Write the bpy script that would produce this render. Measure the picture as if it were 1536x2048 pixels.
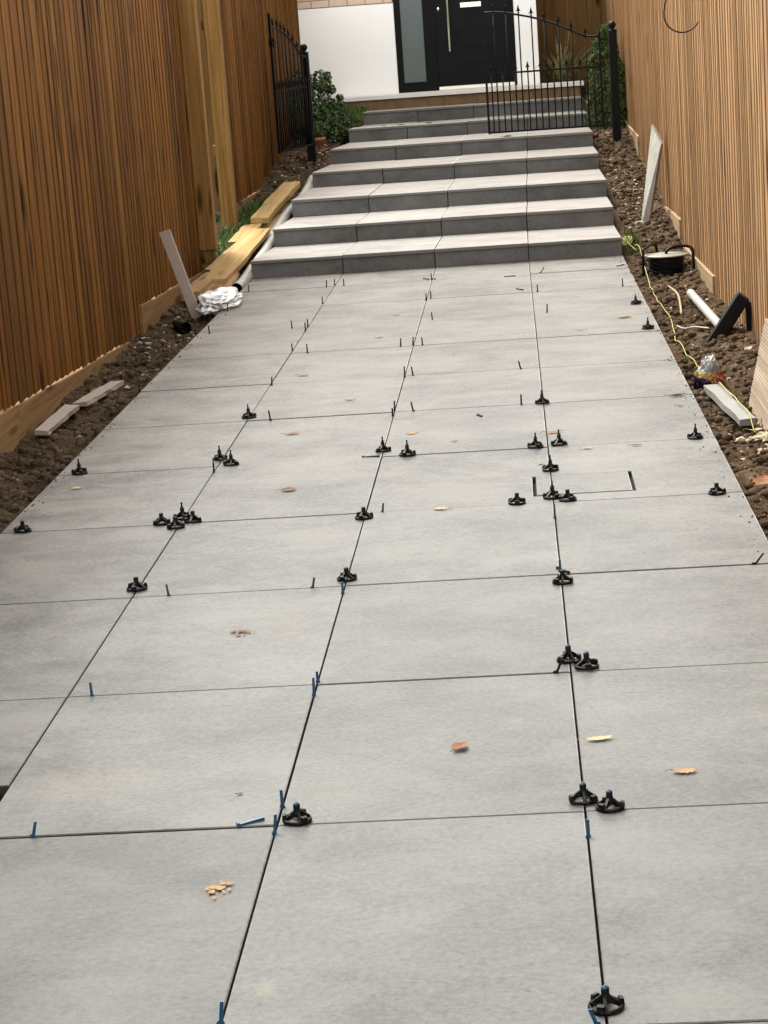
import bpy, bmesh, math, random
from mathutils import Vector, Matrix, noise

random.seed(7)
R = math.radians
scene = bpy.context.scene
for o in list(bpy.data.objects):
    bpy.data.objects.remove(o, do_unlink=True)
COL = scene.collection

# ------------------------------------------------------------------ camera
cam_d = bpy.data.cameras.new('camera')
cam = bpy.data.objects.new('camera', cam_d)
COL.objects.link(cam)
rt = Vector((0.995978, 0.055695, -0.070182))
up = Vector((0.055946, 0.225231, 0.972698))
fw = Vector((-0.069981, 0.972712, -0.221209))
m = Matrix.Identity(4)
for i in range(3):
    m[i][0], m[i][1], m[i][2] = rt[i], up[i], -fw[i]
m.translation = Vector((-0.0701, -3.8458, 1.4885))
cam.matrix_world = m
cam_d.sensor_fit = 'VERTICAL'
cam_d.sensor_height = 36.0
cam_d.lens = 74.03
cam_d.clip_start = 0.05
cam_d.clip_end = 800
scene.camera = cam
scene.cycles.max_bounces = 5
scene.cycles.diffuse_bounces = 3
scene.cycles.glossy_bounces = 3
scene.cycles.transmission_bounces = 2
scene.render.resolution_x, scene.render.resolution_y = 768, 1024

# ------------------------------------------------------------------ sky, sun, exposure
SUN_EL, SUN_AZ = 55.0, -35.0           # azimuth measured from +Y (away from camera) towards +X
world = bpy.data.worlds.new('World')
scene.world = world
world.use_nodes = True
wn, wl = world.node_tree.nodes, world.node_tree.links
wn.clear()
sky = wn.new('ShaderNodeTexSky')
sky.sky_type = 'NISHITA'
sky.sun_disc = False
sky.sun_elevation = R(SUN_EL)
sky.sun_rotation = R(SUN_AZ)
sky.air_density = 1.0
sky.dust_density = 1.5
sky.ozone_density = 1.0
hs = wn.new('ShaderNodeHueSaturation')
hs.inputs['Saturation'].default_value = 0.12      # thin, slightly warm white cloud cover
wm = wn.new('ShaderNodeMix'); wm.data_type = 'RGBA'; wm.blend_type = 'MULTIPLY'
wm.inputs[0].default_value = 1.0
wm.inputs[7].default_value = (1.0, .985, .945, 1)
bg = wn.new('ShaderNodeBackground')
bg.inputs['Strength'].default_value = 0.15
wo = wn.new('ShaderNodeOutputWorld')
wl.new(sky.outputs[0], hs.inputs['Color'])
wl.new(hs.outputs[0], wm.inputs[6])
wl.new(wm.outputs[2], bg.inputs['Color'])
wl.new(bg.outputs[0], wo.inputs['Surface'])

sd = bpy.data.lights.new('sun', 'SUN')
sd.energy = 1.4
sd.angle = R(22)
sd.color = (1.0, 0.965, 0.90)
sun = bpy.data.objects.new('sun', sd)
COL.objects.link(sun)
to_sun = Vector((math.sin(R(SUN_AZ)) * math.cos(R(SUN_EL)), math.cos(R(SUN_AZ)) * math.cos(R(SUN_EL)), math.sin(R(SUN_EL))))
sun.rotation_euler = (-to_sun).to_track_quat('-Z', 'Y').to_euler()
sun.location = (0, 0, 12)

vs = scene.view_settings
vs.view_transform = 'Standard'
vs.look = 'None'
vs.exposure = 2.3
vs.gamma = 1.0
vs.use_curve_mapping = False

# ------------------------------------------------------------------ material helper
class NT:
    def __init__(s, name):
        s.m = bpy.data.materials.new(name)
        s.m.use_nodes = True
        s.n, s.l = s.m.node_tree.nodes, s.m.node_tree.links
        s.n.clear()
        s.out = s.n.new('ShaderNodeOutputMaterial')
        s.b = s.n.new('ShaderNodeBsdfPrincipled')
        s.l.new(s.b.outputs[0], s.out.inputs['Surface'])

    def put(s, v, sock):
        if isinstance(v, bpy.types.NodeSocket):
            s.l.new(v, sock)
        else:
            if isinstance(v, (tuple, list)) and len(v) == 3 and sock.type == 'RGBA':
                v = (*v, 1)
            sock.default_value = v

    def obj(s):
        return s.n.new('ShaderNodeTexCoord').outputs['Object']

    def pos(s):
        return s.n.new('ShaderNodeNewGeometry').outputs['Position']

    def rnd(s):
        return s.n.new('ShaderNodeObjectInfo').outputs['Random']

    def vm(s, op, a, b=None):
        n = s.n.new('ShaderNodeVectorMath'); n.operation = op
        s.put(a, n.inputs[0])
        if b is not None:
            s.put(b, n.inputs[1])
        return n.outputs['Value'] if op in ('LENGTH', 'DISTANCE') else n.outputs[0]

    def ma(s, op, a, b=None, c=None, clamp=False):
        n = s.n.new('ShaderNodeMath'); n.operation = op; n.use_clamp = clamp
        s.put(a, n.inputs[0])
        if b is not None: s.put(b, n.inputs[1])
        if c is not None: s.put(c, n.inputs[2])
        return n.outputs[0]

    def noise(s, vec, scale=5, detail=4, rough=.55, dist=0.0):
        n = s.n.new('ShaderNodeTexNoise')
        s.put(vec, n.inputs['Vector'])
        n.inputs['Scale'].default_value = scale; n.inputs['Detail'].default_value = detail
        n.inputs['Roughness'].default_value = rough; n.inputs['Distortion'].default_value = dist
        return n.outputs[0]

    def voro(s, vec, scale=5):
        n = s.n.new('ShaderNodeTexVoronoi')
        s.put(vec, n.inputs['Vector']); n.inputs['Scale'].default_value = scale
        return n.outputs['Distance']

    def ramp(s, v, stops):
        n = s.n.new('ShaderNodeValToRGB')
        s.put(v, n.inputs[0])
        e = n.color_ramp.elements
        while len(e) < len(stops): e.new(.5)
        for i, (p, c) in enumerate(stops):
            e[i].position = p; e[i].color = (*c, 1) if len(c) == 3 else c
        return n.outputs[0]

    def rng(s, v, a, b, c=0.0, d=1.0):
        n = s.n.new('ShaderNodeMapRange')
        s.put(v, n.inputs[0])
        for i, q in enumerate((a, b, c, d)): n.inputs[i + 1].default_value = q
        return n.outputs[0]

    def mix(s, f, a, b, mode='MIX'):
        n = s.n.new('ShaderNodeMix'); n.data_type = 'RGBA'; n.blend_type = mode
        s.put(f, n.inputs[0]); s.put(a, n.inputs[6]); s.put(b, n.inputs[7])
        return n.outputs[2]

    def bump(s, h, strength=.3, dist=.01):
        n = s.n.new('ShaderNodeBump')
        n.inputs['Strength'].default_value = strength; n.inputs['Distance'].default_value = dist
        s.l.new(h, n.inputs['Height'])
        s.l.new(n.outputs[0], s.b.inputs['Normal'])

    def set(s, color=None, rough=None, metal=None, spec=None):
        if color is not None: s.put(color, s.b.inputs['Base Color'])
        if rough is not None: s.put(rough, s.b.inputs['Roughness'])
        if metal is not None: s.put(metal, s.b.inputs['Metallic'])
        if spec is not None: s.put(spec, s.b.inputs['Specular IOR Level'])
        return s.m

def jitter_vec(t, base, k=37.0):
    r = t.rnd()
    c = t.n.new('ShaderNodeCombineXYZ')
    t.put(t.ma('MULTIPLY', r, k), c.inputs[0]); t.put(t.ma('MULTIPLY', r, k * 1.7), c.inputs[1]); t.put(t.ma('MULTIPLY', r, k * .6), c.inputs[2])
    return t.vm('ADD', base, c.outputs[0])

def mat_porcelain(name, lo, hi, rough=.4, stains=(), sheen=.6):
    t = NT(name)
    p = jitter_vec(t, t.pos())
    mid = tuple((a + b) / 2 for a, b in zip(lo, hi))
    streak = t.noise(t.vm('MULTIPLY', p, (2.6, 3.4, 3.4)), 2.0, 6, .68, .5)
    cloud = t.noise(t.vm('MULTIPLY', t.pos(), (1.3, 1.8, 2)), 1.3, 3, .55)
    fine = t.noise(t.vm('MULTIPLY', p, (1, 1.1, 1.1)), 70, 4, .8)
    grit = t.voro(t.vm('MULTIPLY', p, (1, 1.2, 1.2)), 42)
    wisp = t.noise(t.vm('MULTIPLY', p, (24, 62, 62)), 1.0, 3, .72, 1.6)
    f = t.ma('ADD', t.ma('MULTIPLY', streak, .55), t.ma('MULTIPLY', cloud, .45))
    f = t.ma('ADD', f, t.ma('MULTIPLY', t.ma('SUBTRACT', fine, .5), .55))
    col = t.ramp(f, [(.34, lo), (.5, mid), (.66, hi)])
    col = t.mix(t.rng(wisp, .63, .76, 0, .6), col, tuple(c * .5 for c in lo))
    col = t.mix(t.rng(wisp, .34, .25, 0, .5), col, tuple(c * 1.3 for c in hi))
    col = t.mix(t.rng(grit, .035, .07, .8, 0), col, tuple(c * .4 for c in lo))
    smear = t.noise(t.vm('MULTIPLY', t.pos(), (2.4, 2.7, 3)), 2.1, 5, .75, 1.2)
    col = t.mix(t.rng(smear, .58, .72, 0, .28), col, tuple(c * 1.22 for c in hi))
    col = t.mix(t.rng(smear, .40, .28, 0, .22), col, tuple(c * .8 for c in lo))
    col = t.mix(t.rng(cloud, .56, .74, 0, .14), col, (hi[0] * 1.05, hi[1] * .96, hi[2] * .82))
    hsv = t.n.new('ShaderNodeHueSaturation'); t.put(t.rng(t.rnd(), 0, 1, .90, 1.08), hsv.inputs['Value']); t.put(col, hsv.inputs['Color'])
    col = hsv.outputs[0]
    if stains:
        wob = t.noise(t.pos(), 34, 4, .8)
        for (x, y, sx, sy, c, k) in stains:
            d = t.vm('LENGTH', t.vm('MULTIPLY', t.vm('SUBTRACT', t.pos(), (x, y, 0)), (1 / sx, 1 / sy, 0)))
            d = t.ma('MULTIPLY_ADD', t.ma('SUBTRACT', wob, .5), 5.0, d)
            col = t.mix(t.rng(d, .15, .95, k, 0), col, c)
    t.set(col, t.rng(streak, .3, .7, rough - .07, rough + .08), spec=.15)
    tex = t.ma('SUBTRACT', t.rng(f, .36, .64, .45, 1.25), t.rng(wisp, .60, .74, 0, .6))
    t.put(t.ma('MULTIPLY', tex, sheen, clamp=True), t.b.inputs['Sheen Weight'])      # sheen put in to imitate bright sky glare at grazing angles
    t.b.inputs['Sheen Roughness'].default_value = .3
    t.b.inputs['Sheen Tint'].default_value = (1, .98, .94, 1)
    t.bump(fine, .05, .003)
    return t.m

STAINS = ((-.84, 1.38, .035, .05, (.03, .022, .015), .85), (-.675, -.31, .04, .045, (.075, .052, .026), .8), (-.52, .19, .07, .018, (.07, .055, .04), .5),
          (-.54, -.72, .022, .035, (.17, .15, .105), .3), (-.89, 3.1, .05, .05, (.07, .052, .035), .6), (-.55, 2.5, .03, .05, (.06, .054, .045), .5),
          (-.72, 1.43, .05, .07, (.085, .066, .046), .5), (-1.03, .31, .16, .13, (.15, .13, .09), .3), (-.72, 3.62, .2, .12, (.17, .15, .10), .35), (.2, 4.2, .25, .2, (.13, .112, .08), .35))
M_slab = mat_porcelain('porcelain_paving', (.043, .0436, .0405), (.095, .0958, .0895), .45, STAINS, .9)
M_step = mat_porcelain('porcelain_step_lit', (.15, .147, .136), (.22, .216, .202), .45, (), .9)  # same porcelain as the paving, lightened so the treads look brightly lit
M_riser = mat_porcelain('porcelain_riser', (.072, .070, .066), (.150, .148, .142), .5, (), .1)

def mat_plain(name, c, rough=.5, metal=0.0, var=.25, scale=30, spec=.5, bump=.1):
    t = NT(name)
    p = jitter_vec(t, t.obj())
    n = t.noise(p, scale, 4, .6)
    col = t.mix(n, tuple(v * (1 - var) for v in c), tuple(min(1, v * (1 + var)) for v in c))
    t.set(col, t.rng(n, .3, .7, max(0, rough - .08), min(1, rough + .08)), metal, spec)
    if bump: t.bump(t.noise(p, scale * 3, 3, .6), bump, .004)
    return t.m

M_edge = mat_plain('slab_edge_dirty', (.05, .042, .035), .9, 0, .4, 30, .1)
M_edge2 = mat_plain('slab_edge_clean', (.15, .145, .13), .8, 0, .2, 30, .1)

def mat_wood(name, dark, mid, light, axis=2, knots=.9, rough=.75, grain=1.0, tone=.35, dirt=0.0):
    """grain runs along the given local axis"""
    t = NT(name)
    p = jitter_vec(t, t.obj(), 61.0)
    st = [34, 34, 34]; st[axis] = .9
    g1 = t.noise(t.vm('MULTIPLY', p, tuple(st)), 1.0 * grain, 5, .6, .8)
    st2 = [150, 150, 150]; st2[axis] = 3.0
    g2 = t.noise(t.vm('MULTIPLY', p, tuple(st2)), 1.0 * grain, 3, .6, .3)
    f = t.ma('ADD', t.ma('MULTIPLY', g1, .68), t.ma('MULTIPLY', g2, .32))
    col = t.ramp(f, [(.30, dark), (.48, mid), (.70, light)])
    # broad tone from board to board
    hsv = t.n.new('ShaderNodeHueSaturation')
    t.put(t.rng(t.rnd(), 0, 1, 1 - tone, 1 + tone), hsv.inputs['Value'])
    t.put(t.rng(t.ma('FRACT', t.ma('MULTIPLY', t.rnd(), 13.7)), 0, 1, .496, .503), hsv.inputs['Hue'])
    t.put(col, hsv.inputs['Color'])
    col = hsv.outputs[0]
    if knots:
        sk = [9.0, 9.0, 9.0]; sk[axis] = 1.9
        vec = t.vm('ADD', t.vm('MULTIPLY', p, tuple(sk)), (0, 0, 0))
        v = t.n.new('ShaderNodeTexVoronoi'); t.put(vec, v.inputs['Vector']); v.inputs['Scale'].default_value = 1.0
        d = t.ma('ADD', v.outputs['Distance'], t.ma('MULTIPLY', t.ma('SUBTRACT', t.noise(t.vm('MULTIPLY', p, tuple(sk)), 4, 2), .5), .12))
        sc = t.n.new('ShaderNodeSeparateColor'); t.l.new(v.outputs['Color'], sc.inputs[0])
        sel = t.ma('GREATER_THAN', sc.outputs[0], .35)
        col = t.mix(t.ma('MULTIPLY', sel, t.rng(d, .13, .27, knots, 0)), col, tuple(c * .28 for c in dark))
    if dirt:
        dn = t.noise(t.pos(), 3.5, 4, .6)
        col = t.mix(t.rng(dn, .45, .7, 0, dirt), col, (.22, .19, .15))
    t.set(col, rough, 0, .06)
    t.bump(f, .35, .003)
    return t.m

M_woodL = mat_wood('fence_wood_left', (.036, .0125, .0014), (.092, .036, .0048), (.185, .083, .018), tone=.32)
M_woodR = mat_wood('fence_wood_right', (.145, .077, .032), (.275, .160, .075), (.40, .255, .132), knots=.7, tone=.16)
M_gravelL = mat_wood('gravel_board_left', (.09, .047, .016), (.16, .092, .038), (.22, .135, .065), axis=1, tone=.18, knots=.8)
M_gravelR = mat_wood('gravel_board_right', (.19, .125, .065), (.28, .19, .105), (.34, .24, .145), axis=1, tone=.15, knots=.5, dirt=.35)
M_post = mat_wood('post_wood', (.095, .044, .011), (.175, .092, .027), (.25, .145, .052), tone=.12)
M_pine = mat_wood('sawn_pine', (.165, .09, .028), (.27, .17, .064), (.37, .255, .115), axis=1, tone=.12, knots=.6)
M_pine2 = mat_wood('sawn_pine_weathered', (.17, .10, .042), (.27, .165, .078), (.35, .23, .12), axis=1, tone=.12, knots=.6)
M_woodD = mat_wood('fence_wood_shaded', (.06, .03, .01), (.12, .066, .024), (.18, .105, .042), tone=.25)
M_iron = mat_plain('black_iron', (.0016, .0016, .0018), .42, 0, .5, 60, .12)
M_blackpl = mat_plain('black_plastic', (.0018, .0018, .0019), .42, 0, .5, 120, .16, .05)
M_stem = mat_plain('dark_plastic_stem', (.007, .0065, .006), .55, 0, .3, 200, .15)
M_blue = mat_plain('blue_plastic', (.008, .062, .125), .35, 0, .2, 200, .5, .03)
M_white = mat_plain('white_plastic', (.27, .26, .225), .4, 0, .12, 14)
M_bag = mat_plain('white_polythene', (.60, .595, .58), .32, 0, .05, 20)
M_render = mat_plain('white_render', (.88, .87, .83), .9, 0, .03, 9, .3, .25)
M_sill = mat_plain('pale_stone_edging', (.70, .68, .63), .6, 0, .1, 12)
M_stone = mat_plain('sandstone_block', (.17, .108, .052), .85, 0, .55, 9, .3, .6)
M_mortar = mat_plain('mortar', (.25, .20, .14), .95, 0, .2, 40)
M_brick = mat_plain('buff_brick', (.60, .45, .33), .9, 0, .22, 14, .3, .5)
M_brickm = mat_plain('brick_mortar', (.26, .22, .18), .95, 0, .2, 40)
M_door = mat_plain('black_door', (.0018, .0022, .0034), .4, 0, .2, 8, .12, 0)
M_frame = mat_plain('black_frame', (.0012, .0012, .0014), .42, 0, .2, 20, .12, 0)
M_glass = mat_plain('obscured_glass', (.072, .092, .086), .22, 0, .05, 3, .5, .05)
M_chrome = mat_plain('brushed_steel', (.78, .74, .64), .35, 1.0, .04, 40, .5, 0)
M_pot = mat_plain('terracotta', (.36, .13, .06), .8, 0, .2, 20)
M_bed = mat_plain('mortar_bed', (.02, .016, .013), .95, 0, .4, 30, .2, .6)
M_core = mat_plain('concrete_core', (.05, .045, .04), .95, 0, .3, 20, .2, .6)
M_disc = mat_plain('galvanised_flange', (.15, .135, .108), .55, .3, .25, 25)
M_cable = mat_plain('black_cable', (.0025, .0025, .0025), .5, 0, .4, 60, .15)
M_string = mat_plain('yellow_string', (.26, .265, .06), .7, 0, .25, 80)
M_twig = mat_plain('twig_bark', (.26, .18, .10), .9, 0, .3, 50)
M_off = mat_plain('tile_offcut', (.27, .215, .17), .7, 0, .2, 25, .3, .3)
M_off2 = mat_plain('tile_offcut_edge', (.17, .165, .15), .7, 0, .2, 25, .3, .3)
M_rub = mat_plain('black_rubber', (.004, .004, .004), .6, 0, .6, 40, .12, .5)
M_roof = mat_plain('roof_tile', (.10, .06, .045), .9, 0, .3, 6)
M_leaf = [mat_plain('dead_leaf_' + n, c, .75, 0, .3, 60, .25, .3) for n, c in
          (('orange', (.17, .075, .030)), ('tan', (.22, .135, .062)), ('brown', (.10, .048, .022)), ('pale', (.34, .25, .135)))]

def mat_soil(name, a, b, c):
    t = NT(name)
    p = t.pos()
    n1 = t.noise(p, 7, 6, .65); n2 = t.noise(p, 60, 5, .7)
    f = t.ma('ADD', t.ma('MULTIPLY', n1, .5), t.ma('MULTIPLY', n2, .5))
    col = t.ramp(f, [(.32, a), (.5, b), (.68, c)])
    chip = t.voro(p, 34)
    col = t.mix(t.rng(chip, .08, .16, .55, 0), col, (.30, .25, .18))
    t.set(col, .95, 0, .04)
    t.bump(n2, .9, .02)
    return t.m
M_soil = mat_soil('bare_soil', (.018, .011, .006), (.066, .043, .025), (.155, .107, .067))
M_clod = mat_soil('soil_clod', (.020, .013, .007), (.074, .050, .030), (.175, .125, .083))
M_rubble = mat_plain('pale_rubble', (.33, .27, .19), .9, 0, .4, 30, .2, .4)
M_ground = mat_soil('ground_earth', (.03, .035, .012), (.05, .055, .02), (.08, .075, .035))

def mat_foliage(name, a, b, c, tr=.25):
    t = NT(name)
    n = t.noise(t.obj(), 9, 3, .6)
    w = t.n.new('ShaderNodeTexWhiteNoise'); t.put(t.vm('SNAP', t.obj(), (.03, .03, .03)), w.inputs['Vector'])
    f = t.ma('ADD', t.ma('MULTIPLY', n, .6), t.ma('MULTIPLY', w.outputs['Value'], .4))
    t.set(t.ramp(f, [(.25, a), (.5, b), (.75, c)]), .5, 0, .4)
    return t.m
M_shrub = mat_foliage('shrub_leaf', (.008, .020, .004), (.026, .054, .010), (.075, .115, .026))
M_thuja = mat_foliage('conifer_leaf', (.007, .018, .003), (.028, .058, .009), (.085, .125, .02))
M_spike = mat_foliage('strap_leaf', (.07, .082, .022), (.17, .17, .055), (.34, .30, .12))
M_grass = mat_foliage('grass_blade', (.016, .034, .004), (.045, .085, .008), (.10, .15, .02))

def mat_packet():
    t = NT('printed_snack_packet')
    o = t.obj()
    sx = t.n.new('ShaderNodeSeparateXYZ'); t.put(o, sx.inputs[0])
    h = t.ma('ADD', sx.outputs[2], t.ma('MULTIPLY', t.ma('SUBTRACT', t.noise(o, 22, 2), .5), .05))
    h = t.ma('ADD', h, t.ma('MULTIPLY', sx.outputs[0], .35))
    n = t.n.new('ShaderNodeValToRGB'); n.color_ramp.interpolation = 'CONSTANT'
    t.put(t.rng(h, -.03, .14), n.inputs[0])
    st = [(0, (.010, .004, .022)), (.30, (.05, .012, .07)), (.36, (.30, .22, .06)), (.50, (.36, .34, .22)), (.60, (.24, .235, .22)), (.85, (.32, .315, .30))]
    while len(n.color_ramp.elements) < len(st): n.color_ramp.elements.new(.5)
    for e_, (p_, c_) in zip(n.color_ramp.elements, st): e_.position = p_; e_.color = (*c_, 1)
    col = n.outputs[0]
    side = t.ma('ADD', sx.outputs[0], t.ma('MULTIPLY', t.ma('SUBTRACT', t.noise(o, 40, 3), .5), .04))
    red = t.ma('MULTIPLY', t.rng(side, .006, .010, 0, 1), t.ma('MULTIPLY', t.rng(sx.outputs[2], .012, .016, 0, 1), t.rng(sx.outputs[2], .078, .070, 0, 1)))
    m2 = t.n.new('ShaderNodeValToRGB'); m2.color_ramp.interpolation = 'CONSTANT'; t.put(t.noise(o, 48, 1), m2.inputs[0])
    st = [(0, (.35, .32, .30)), (.40, (.25, .012, .012)), (.50, (.30, .09, .02)), (.60, (.36, .17, .05))]
    while len(m2.color_ramp.elements) < len(st): m2.color_ramp.elements.new(.5)
    for e_, (p_, c_) in zip(m2.color_ramp.elements, st): e_.position = p_; e_.color = (*c_, 1)
    col = t.mix(red, col, m2.outputs[0])
    t.set(col, .25, .15, .5)
    return t.m
M_packet = mat_packet()

# ------------------------------------------------------------------ geometry helper
class MB:
    def __init__(s): s.v, s.f, s.sm, s.edge_from = [], [], [], None
    def add(s, vs_, fs, smooth=False):
        o = len(s.v)
        s.v += [tuple(v) for v in vs_]
        for f in fs:
            s.f.append([i + o for i in f]); s.sm.append(smooth)
        return s
    def box(s, a, b):
        (x0, y0, z0), (x1, y1, z1) = a, b
        return s.add([(x0, y0, z0), (x1, y0, z0), (x1, y1, z0), (x0, y1, z0), (x0, y0, z1), (x1, y0, z1), (x1, y1, z1), (x0, y1, z1)],
                     [(3, 2, 1, 0), (4, 5, 6, 7), (0, 1, 5, 4), (1, 2, 6, 5), (2, 3, 7, 6), (3, 0, 4, 7)])
    def hexa(s, p8):
        return s.add(p8, [(3, 2, 1, 0), (4, 5, 6, 7), (0, 1, 5, 4), (1, 2, 6, 5), (2, 3, 7, 6), (3, 0, 4, 7)])
    def prism(s, poly, y0, y1):            # polygon in xz, extruded along y
        n = len(poly)
        vs_ = [(x, y0, z) for x, z in poly] + [(x, y1, z) for x, z in poly]
        return s.add(vs_, [list(range(n)), list(range(2 * n - 1, n - 1, -1))] + [(j, i, i + n, j + n) for i in range(n) for j in [(i + 1) % n]])
    def slab(s, poly, z0, z1, ch=.0022):   # polygon in xy (ccw) with chamfered top edge; z1 may be a function of y
        zt = z1 if callable(z1) else (lambda y: z1)
        n = len(poly)
        ins = []
        for i in range(n):
            a, b, c = Vector(poly[i - 1]), Vector(poly[i]), Vector(poly[(i + 1) % n])
            n1 = Vector((-(b - a).y, (b - a).x)).normalized(); n2 = Vector((-(c - b).y, (c - b).x)).normalized()
            d = n1 + n2
            ins.append(b + d * (ch / max(.2, d.dot(n1))))
        z0f = z0 if callable(z0) else (lambda y: z0)
        vs_ = [(x, y, z0f(y)) for x, y in poly] + [(x, y, zt(y) - ch) for x, y in poly] + [(q.x, q.y, zt(q.y)) for q in ins]
        fs = [list(range(2 * n, 3 * n))] + [(n + i, n + (i + 1) % n, 2 * n + (i + 1) % n, 2 * n + i) for i in range(n)]
        s.edge_from = len(s.f) + len(fs)      # faces from here on are the sawn slab edge
        fs += [list(range(n - 1, -1, -1))] + [(i, (i + 1) % n, n + (i + 1) % n, n + i) for i in range(n)]
        return s.add(vs_, fs)
    def tube(s, pts, r, seg=6, cap=True, smooth=True):
        pts = [Vector(p) for p in pts]
        rs = r if isinstance(r, (list, tuple)) else [r] * len(pts)
        vs_, fs = [], []
        prev = None
        for i, p in enumerate(pts):
            d = (pts[min(i + 1, len(pts) - 1)] - pts[max(i - 1, 0)]).normalized()
            a = Vector((0, 0, 1)) if abs(d.z) < .9 else Vector((1, 0, 0))
            if prev is not None: a = prev
            u = (a - d * a.dot(d)).normalized(); w = d.cross(u); prev = u
            for k in range(seg):
                th = 2 * math.pi * k / seg
                vs_.append(p + (u * math.cos(th) + w * math.sin(th)) * rs[i])
        for i in range(len(pts) - 1):
            for k in range(seg):
                k2 = (k + 1) % seg
                fs.append((i * seg + k, i * seg + k2, (i + 1) * seg + k2, (i + 1) * seg + k))
        s.add(vs_, fs, smooth)
        if cap:
            o = len(s.v) - len(vs_)
            s.f.append([o + k for k in range(seg - 1, -1, -1)]); s.sm.append(False)
            s.f.append([o + (len(pts) - 1) * seg + k for k in range(seg)]); s.sm.append(False)
        return s
    def lathe(s, prof, seg=16, c=(0, 0, 0), smooth=True):
        vs_, fs = [], []
        for r, z in prof:
            for k in range(seg):
                th = 2 * math.pi * k / seg
                vs_.append((c[0] + r * math.cos(th), c[1] + r * math.sin(th), c[2] + z))
        for i in range(len(prof) - 1):
            for k in range(seg):
                k2 = (k + 1) % seg
                fs.append((i * seg + k, i * seg + k2, (i + 1) * seg + k2, (i + 1) * seg + k))
        return s.add(vs_, fs, smooth)
    def mesh(s, name, edge=None):
        me = bpy.data.meshes.new(name)
        me.from_pydata(s.v, [], s.f)
        me.polygons.foreach_set('use_smooth', s.sm)
        if s.edge_from is not None and edge:
            me.polygons.foreach_set('material_index', [1 if i >= s.edge_from else 0 for i in range(len(s.f))])
        me.update()
        return me
    def build(s, name, mat, parent=None, loc=(0, 0, 0), rot=None, edge=None):
        me = s.mesh(name, edge)
        if edge:
            me.materials.append(mat); me.materials.append(edge)
        return link(name, me, mat, parent, loc, rot)

def link(name, me, mat, parent=None, loc=(0, 0, 0), rot=None):
    if mat is not None and not me.materials: me.materials.append(mat)
    o = bpy.data.objects.new(name, me)
    COL.objects.link(o)
    o.location = loc
    if rot: o.rotation_euler = rot
    o.parent = parent
    return o

def thing(name, label, cat, loc=(0, 0, 0), rz=0, group=None):
    o = bpy.data.objects.new(name, None); COL.objects.link(o)
    o.location = loc; o.rotation_euler = (0, 0, rz); o.empty_display_size = .05
    return tag(o, label, cat, group)

def tag(o, label, cat, group=None):
    o['label'] = label; o['category'] = cat
    if group: o['group'] = group
    return o

def kind(o, k, label=None):
    o['kind'] = k
    if label: o['label'] = label
    return o

def fix(o):                      # outward normals
    bm = bmesh.new(); bm.from_mesh(o.data); bmesh.ops.recalc_face_normals(bm, faces=bm.faces); bm.to_mesh(o.data); bm.free()
    return o

def plank(name, a, b, w, t, mat, label=None, cat=None, parent=None, rough=.003, roll=0.0, seed=1, group=None):
    """a plank whose top centre line runs a -> b; grain along local y"""
    a, b = Vector(a), Vector(b)
    d = b - a; L = d.length
    rr = random.Random(seed)
    mb = MB()
    n = 7
    vs_ = []
    for i in range(n + 1):
        y = L * i / n
        j = lambda: rr.uniform(-rough, rough)
        e = lambda: (rr.uniform(-.02, .02) if i in (0, n) and name.startswith('timber') else 0)
        bow = .006 * math.sin(math.pi * i / n) if name.startswith('timber') else 0
        vs_ += [(-w / 2 + j(), y + e(), -t + bow), (w / 2 + j(), y + e(), -t + bow), (w / 2 + j(), y + e(), j() * .5 + bow), (-w / 2 + j(), y + e(), j() * .5 + bow)]
    fs = [(0, 1, 2, 3), (4 * n + 3, 4 * n + 2, 4 * n + 1, 4 * n)]
    for i in range(n):
        for k in range(4):
            k2 = (k + 1) % 4
            fs.append((4 * i + k2, 4 * i + k, 4 * i + 4 + k, 4 * i + 4 + k2))
    mb.add(vs_, fs)
    o = mb.build(name, mat, parent)
    q = d.to_track_quat('Y', 'Z')
    o.matrix_world = Matrix.Translation(a) @ q.to_matrix().to_4x4() @ Matrix.Rotation(roll, 4, 'Y')
    if label: tag(o, label, cat, group)
    return o

# ================================================================== THE SETTING
# ---- ground sheet
g = MB().add([(-300, -300, -.22), (300, -300, -.22), (300, 300, -.22), (-300, 300, -.22)], [(0, 1, 2, 3)]).build('ground', M_ground)
kind(g, 'structure')

# ---- bare soil strips either side of the paving, rising beside the steps
def soil_base(y):
    if y < 9.2: return -.075
    if y < 15.0: return -.075 + (y - 9.2) / 5.8 * .44
    if y < 18.0: return .365 + (y - 15) / 3 * .30
    return .665

def fbm(x, y, s, o=4):
    v, a = 0, 1
    for _ in range(o):
        v += a * noise.noise((x * s, y * s, 3.3)); a *= .5; s *= 2.1
    return v

def soil_z(x, y, side):
    edge = 1.0
    z = soil_base(y) + .032 * fbm(x, y, 2.2, 3) + .036 * fbm(x + 9, y, 7, 5)
    if side < 0:
        z += .02 * max(0, (-1.85 - x)) / .35
        z = min(z, soil_base(y) + .06)
    else:
        d = max(0, x - .66) / .36
        if y < 7.5: z += .05 * d * math.exp(-((y - 5.4) / .9) ** 2) * 1.4
        z += .02 * d
    return z

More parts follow.
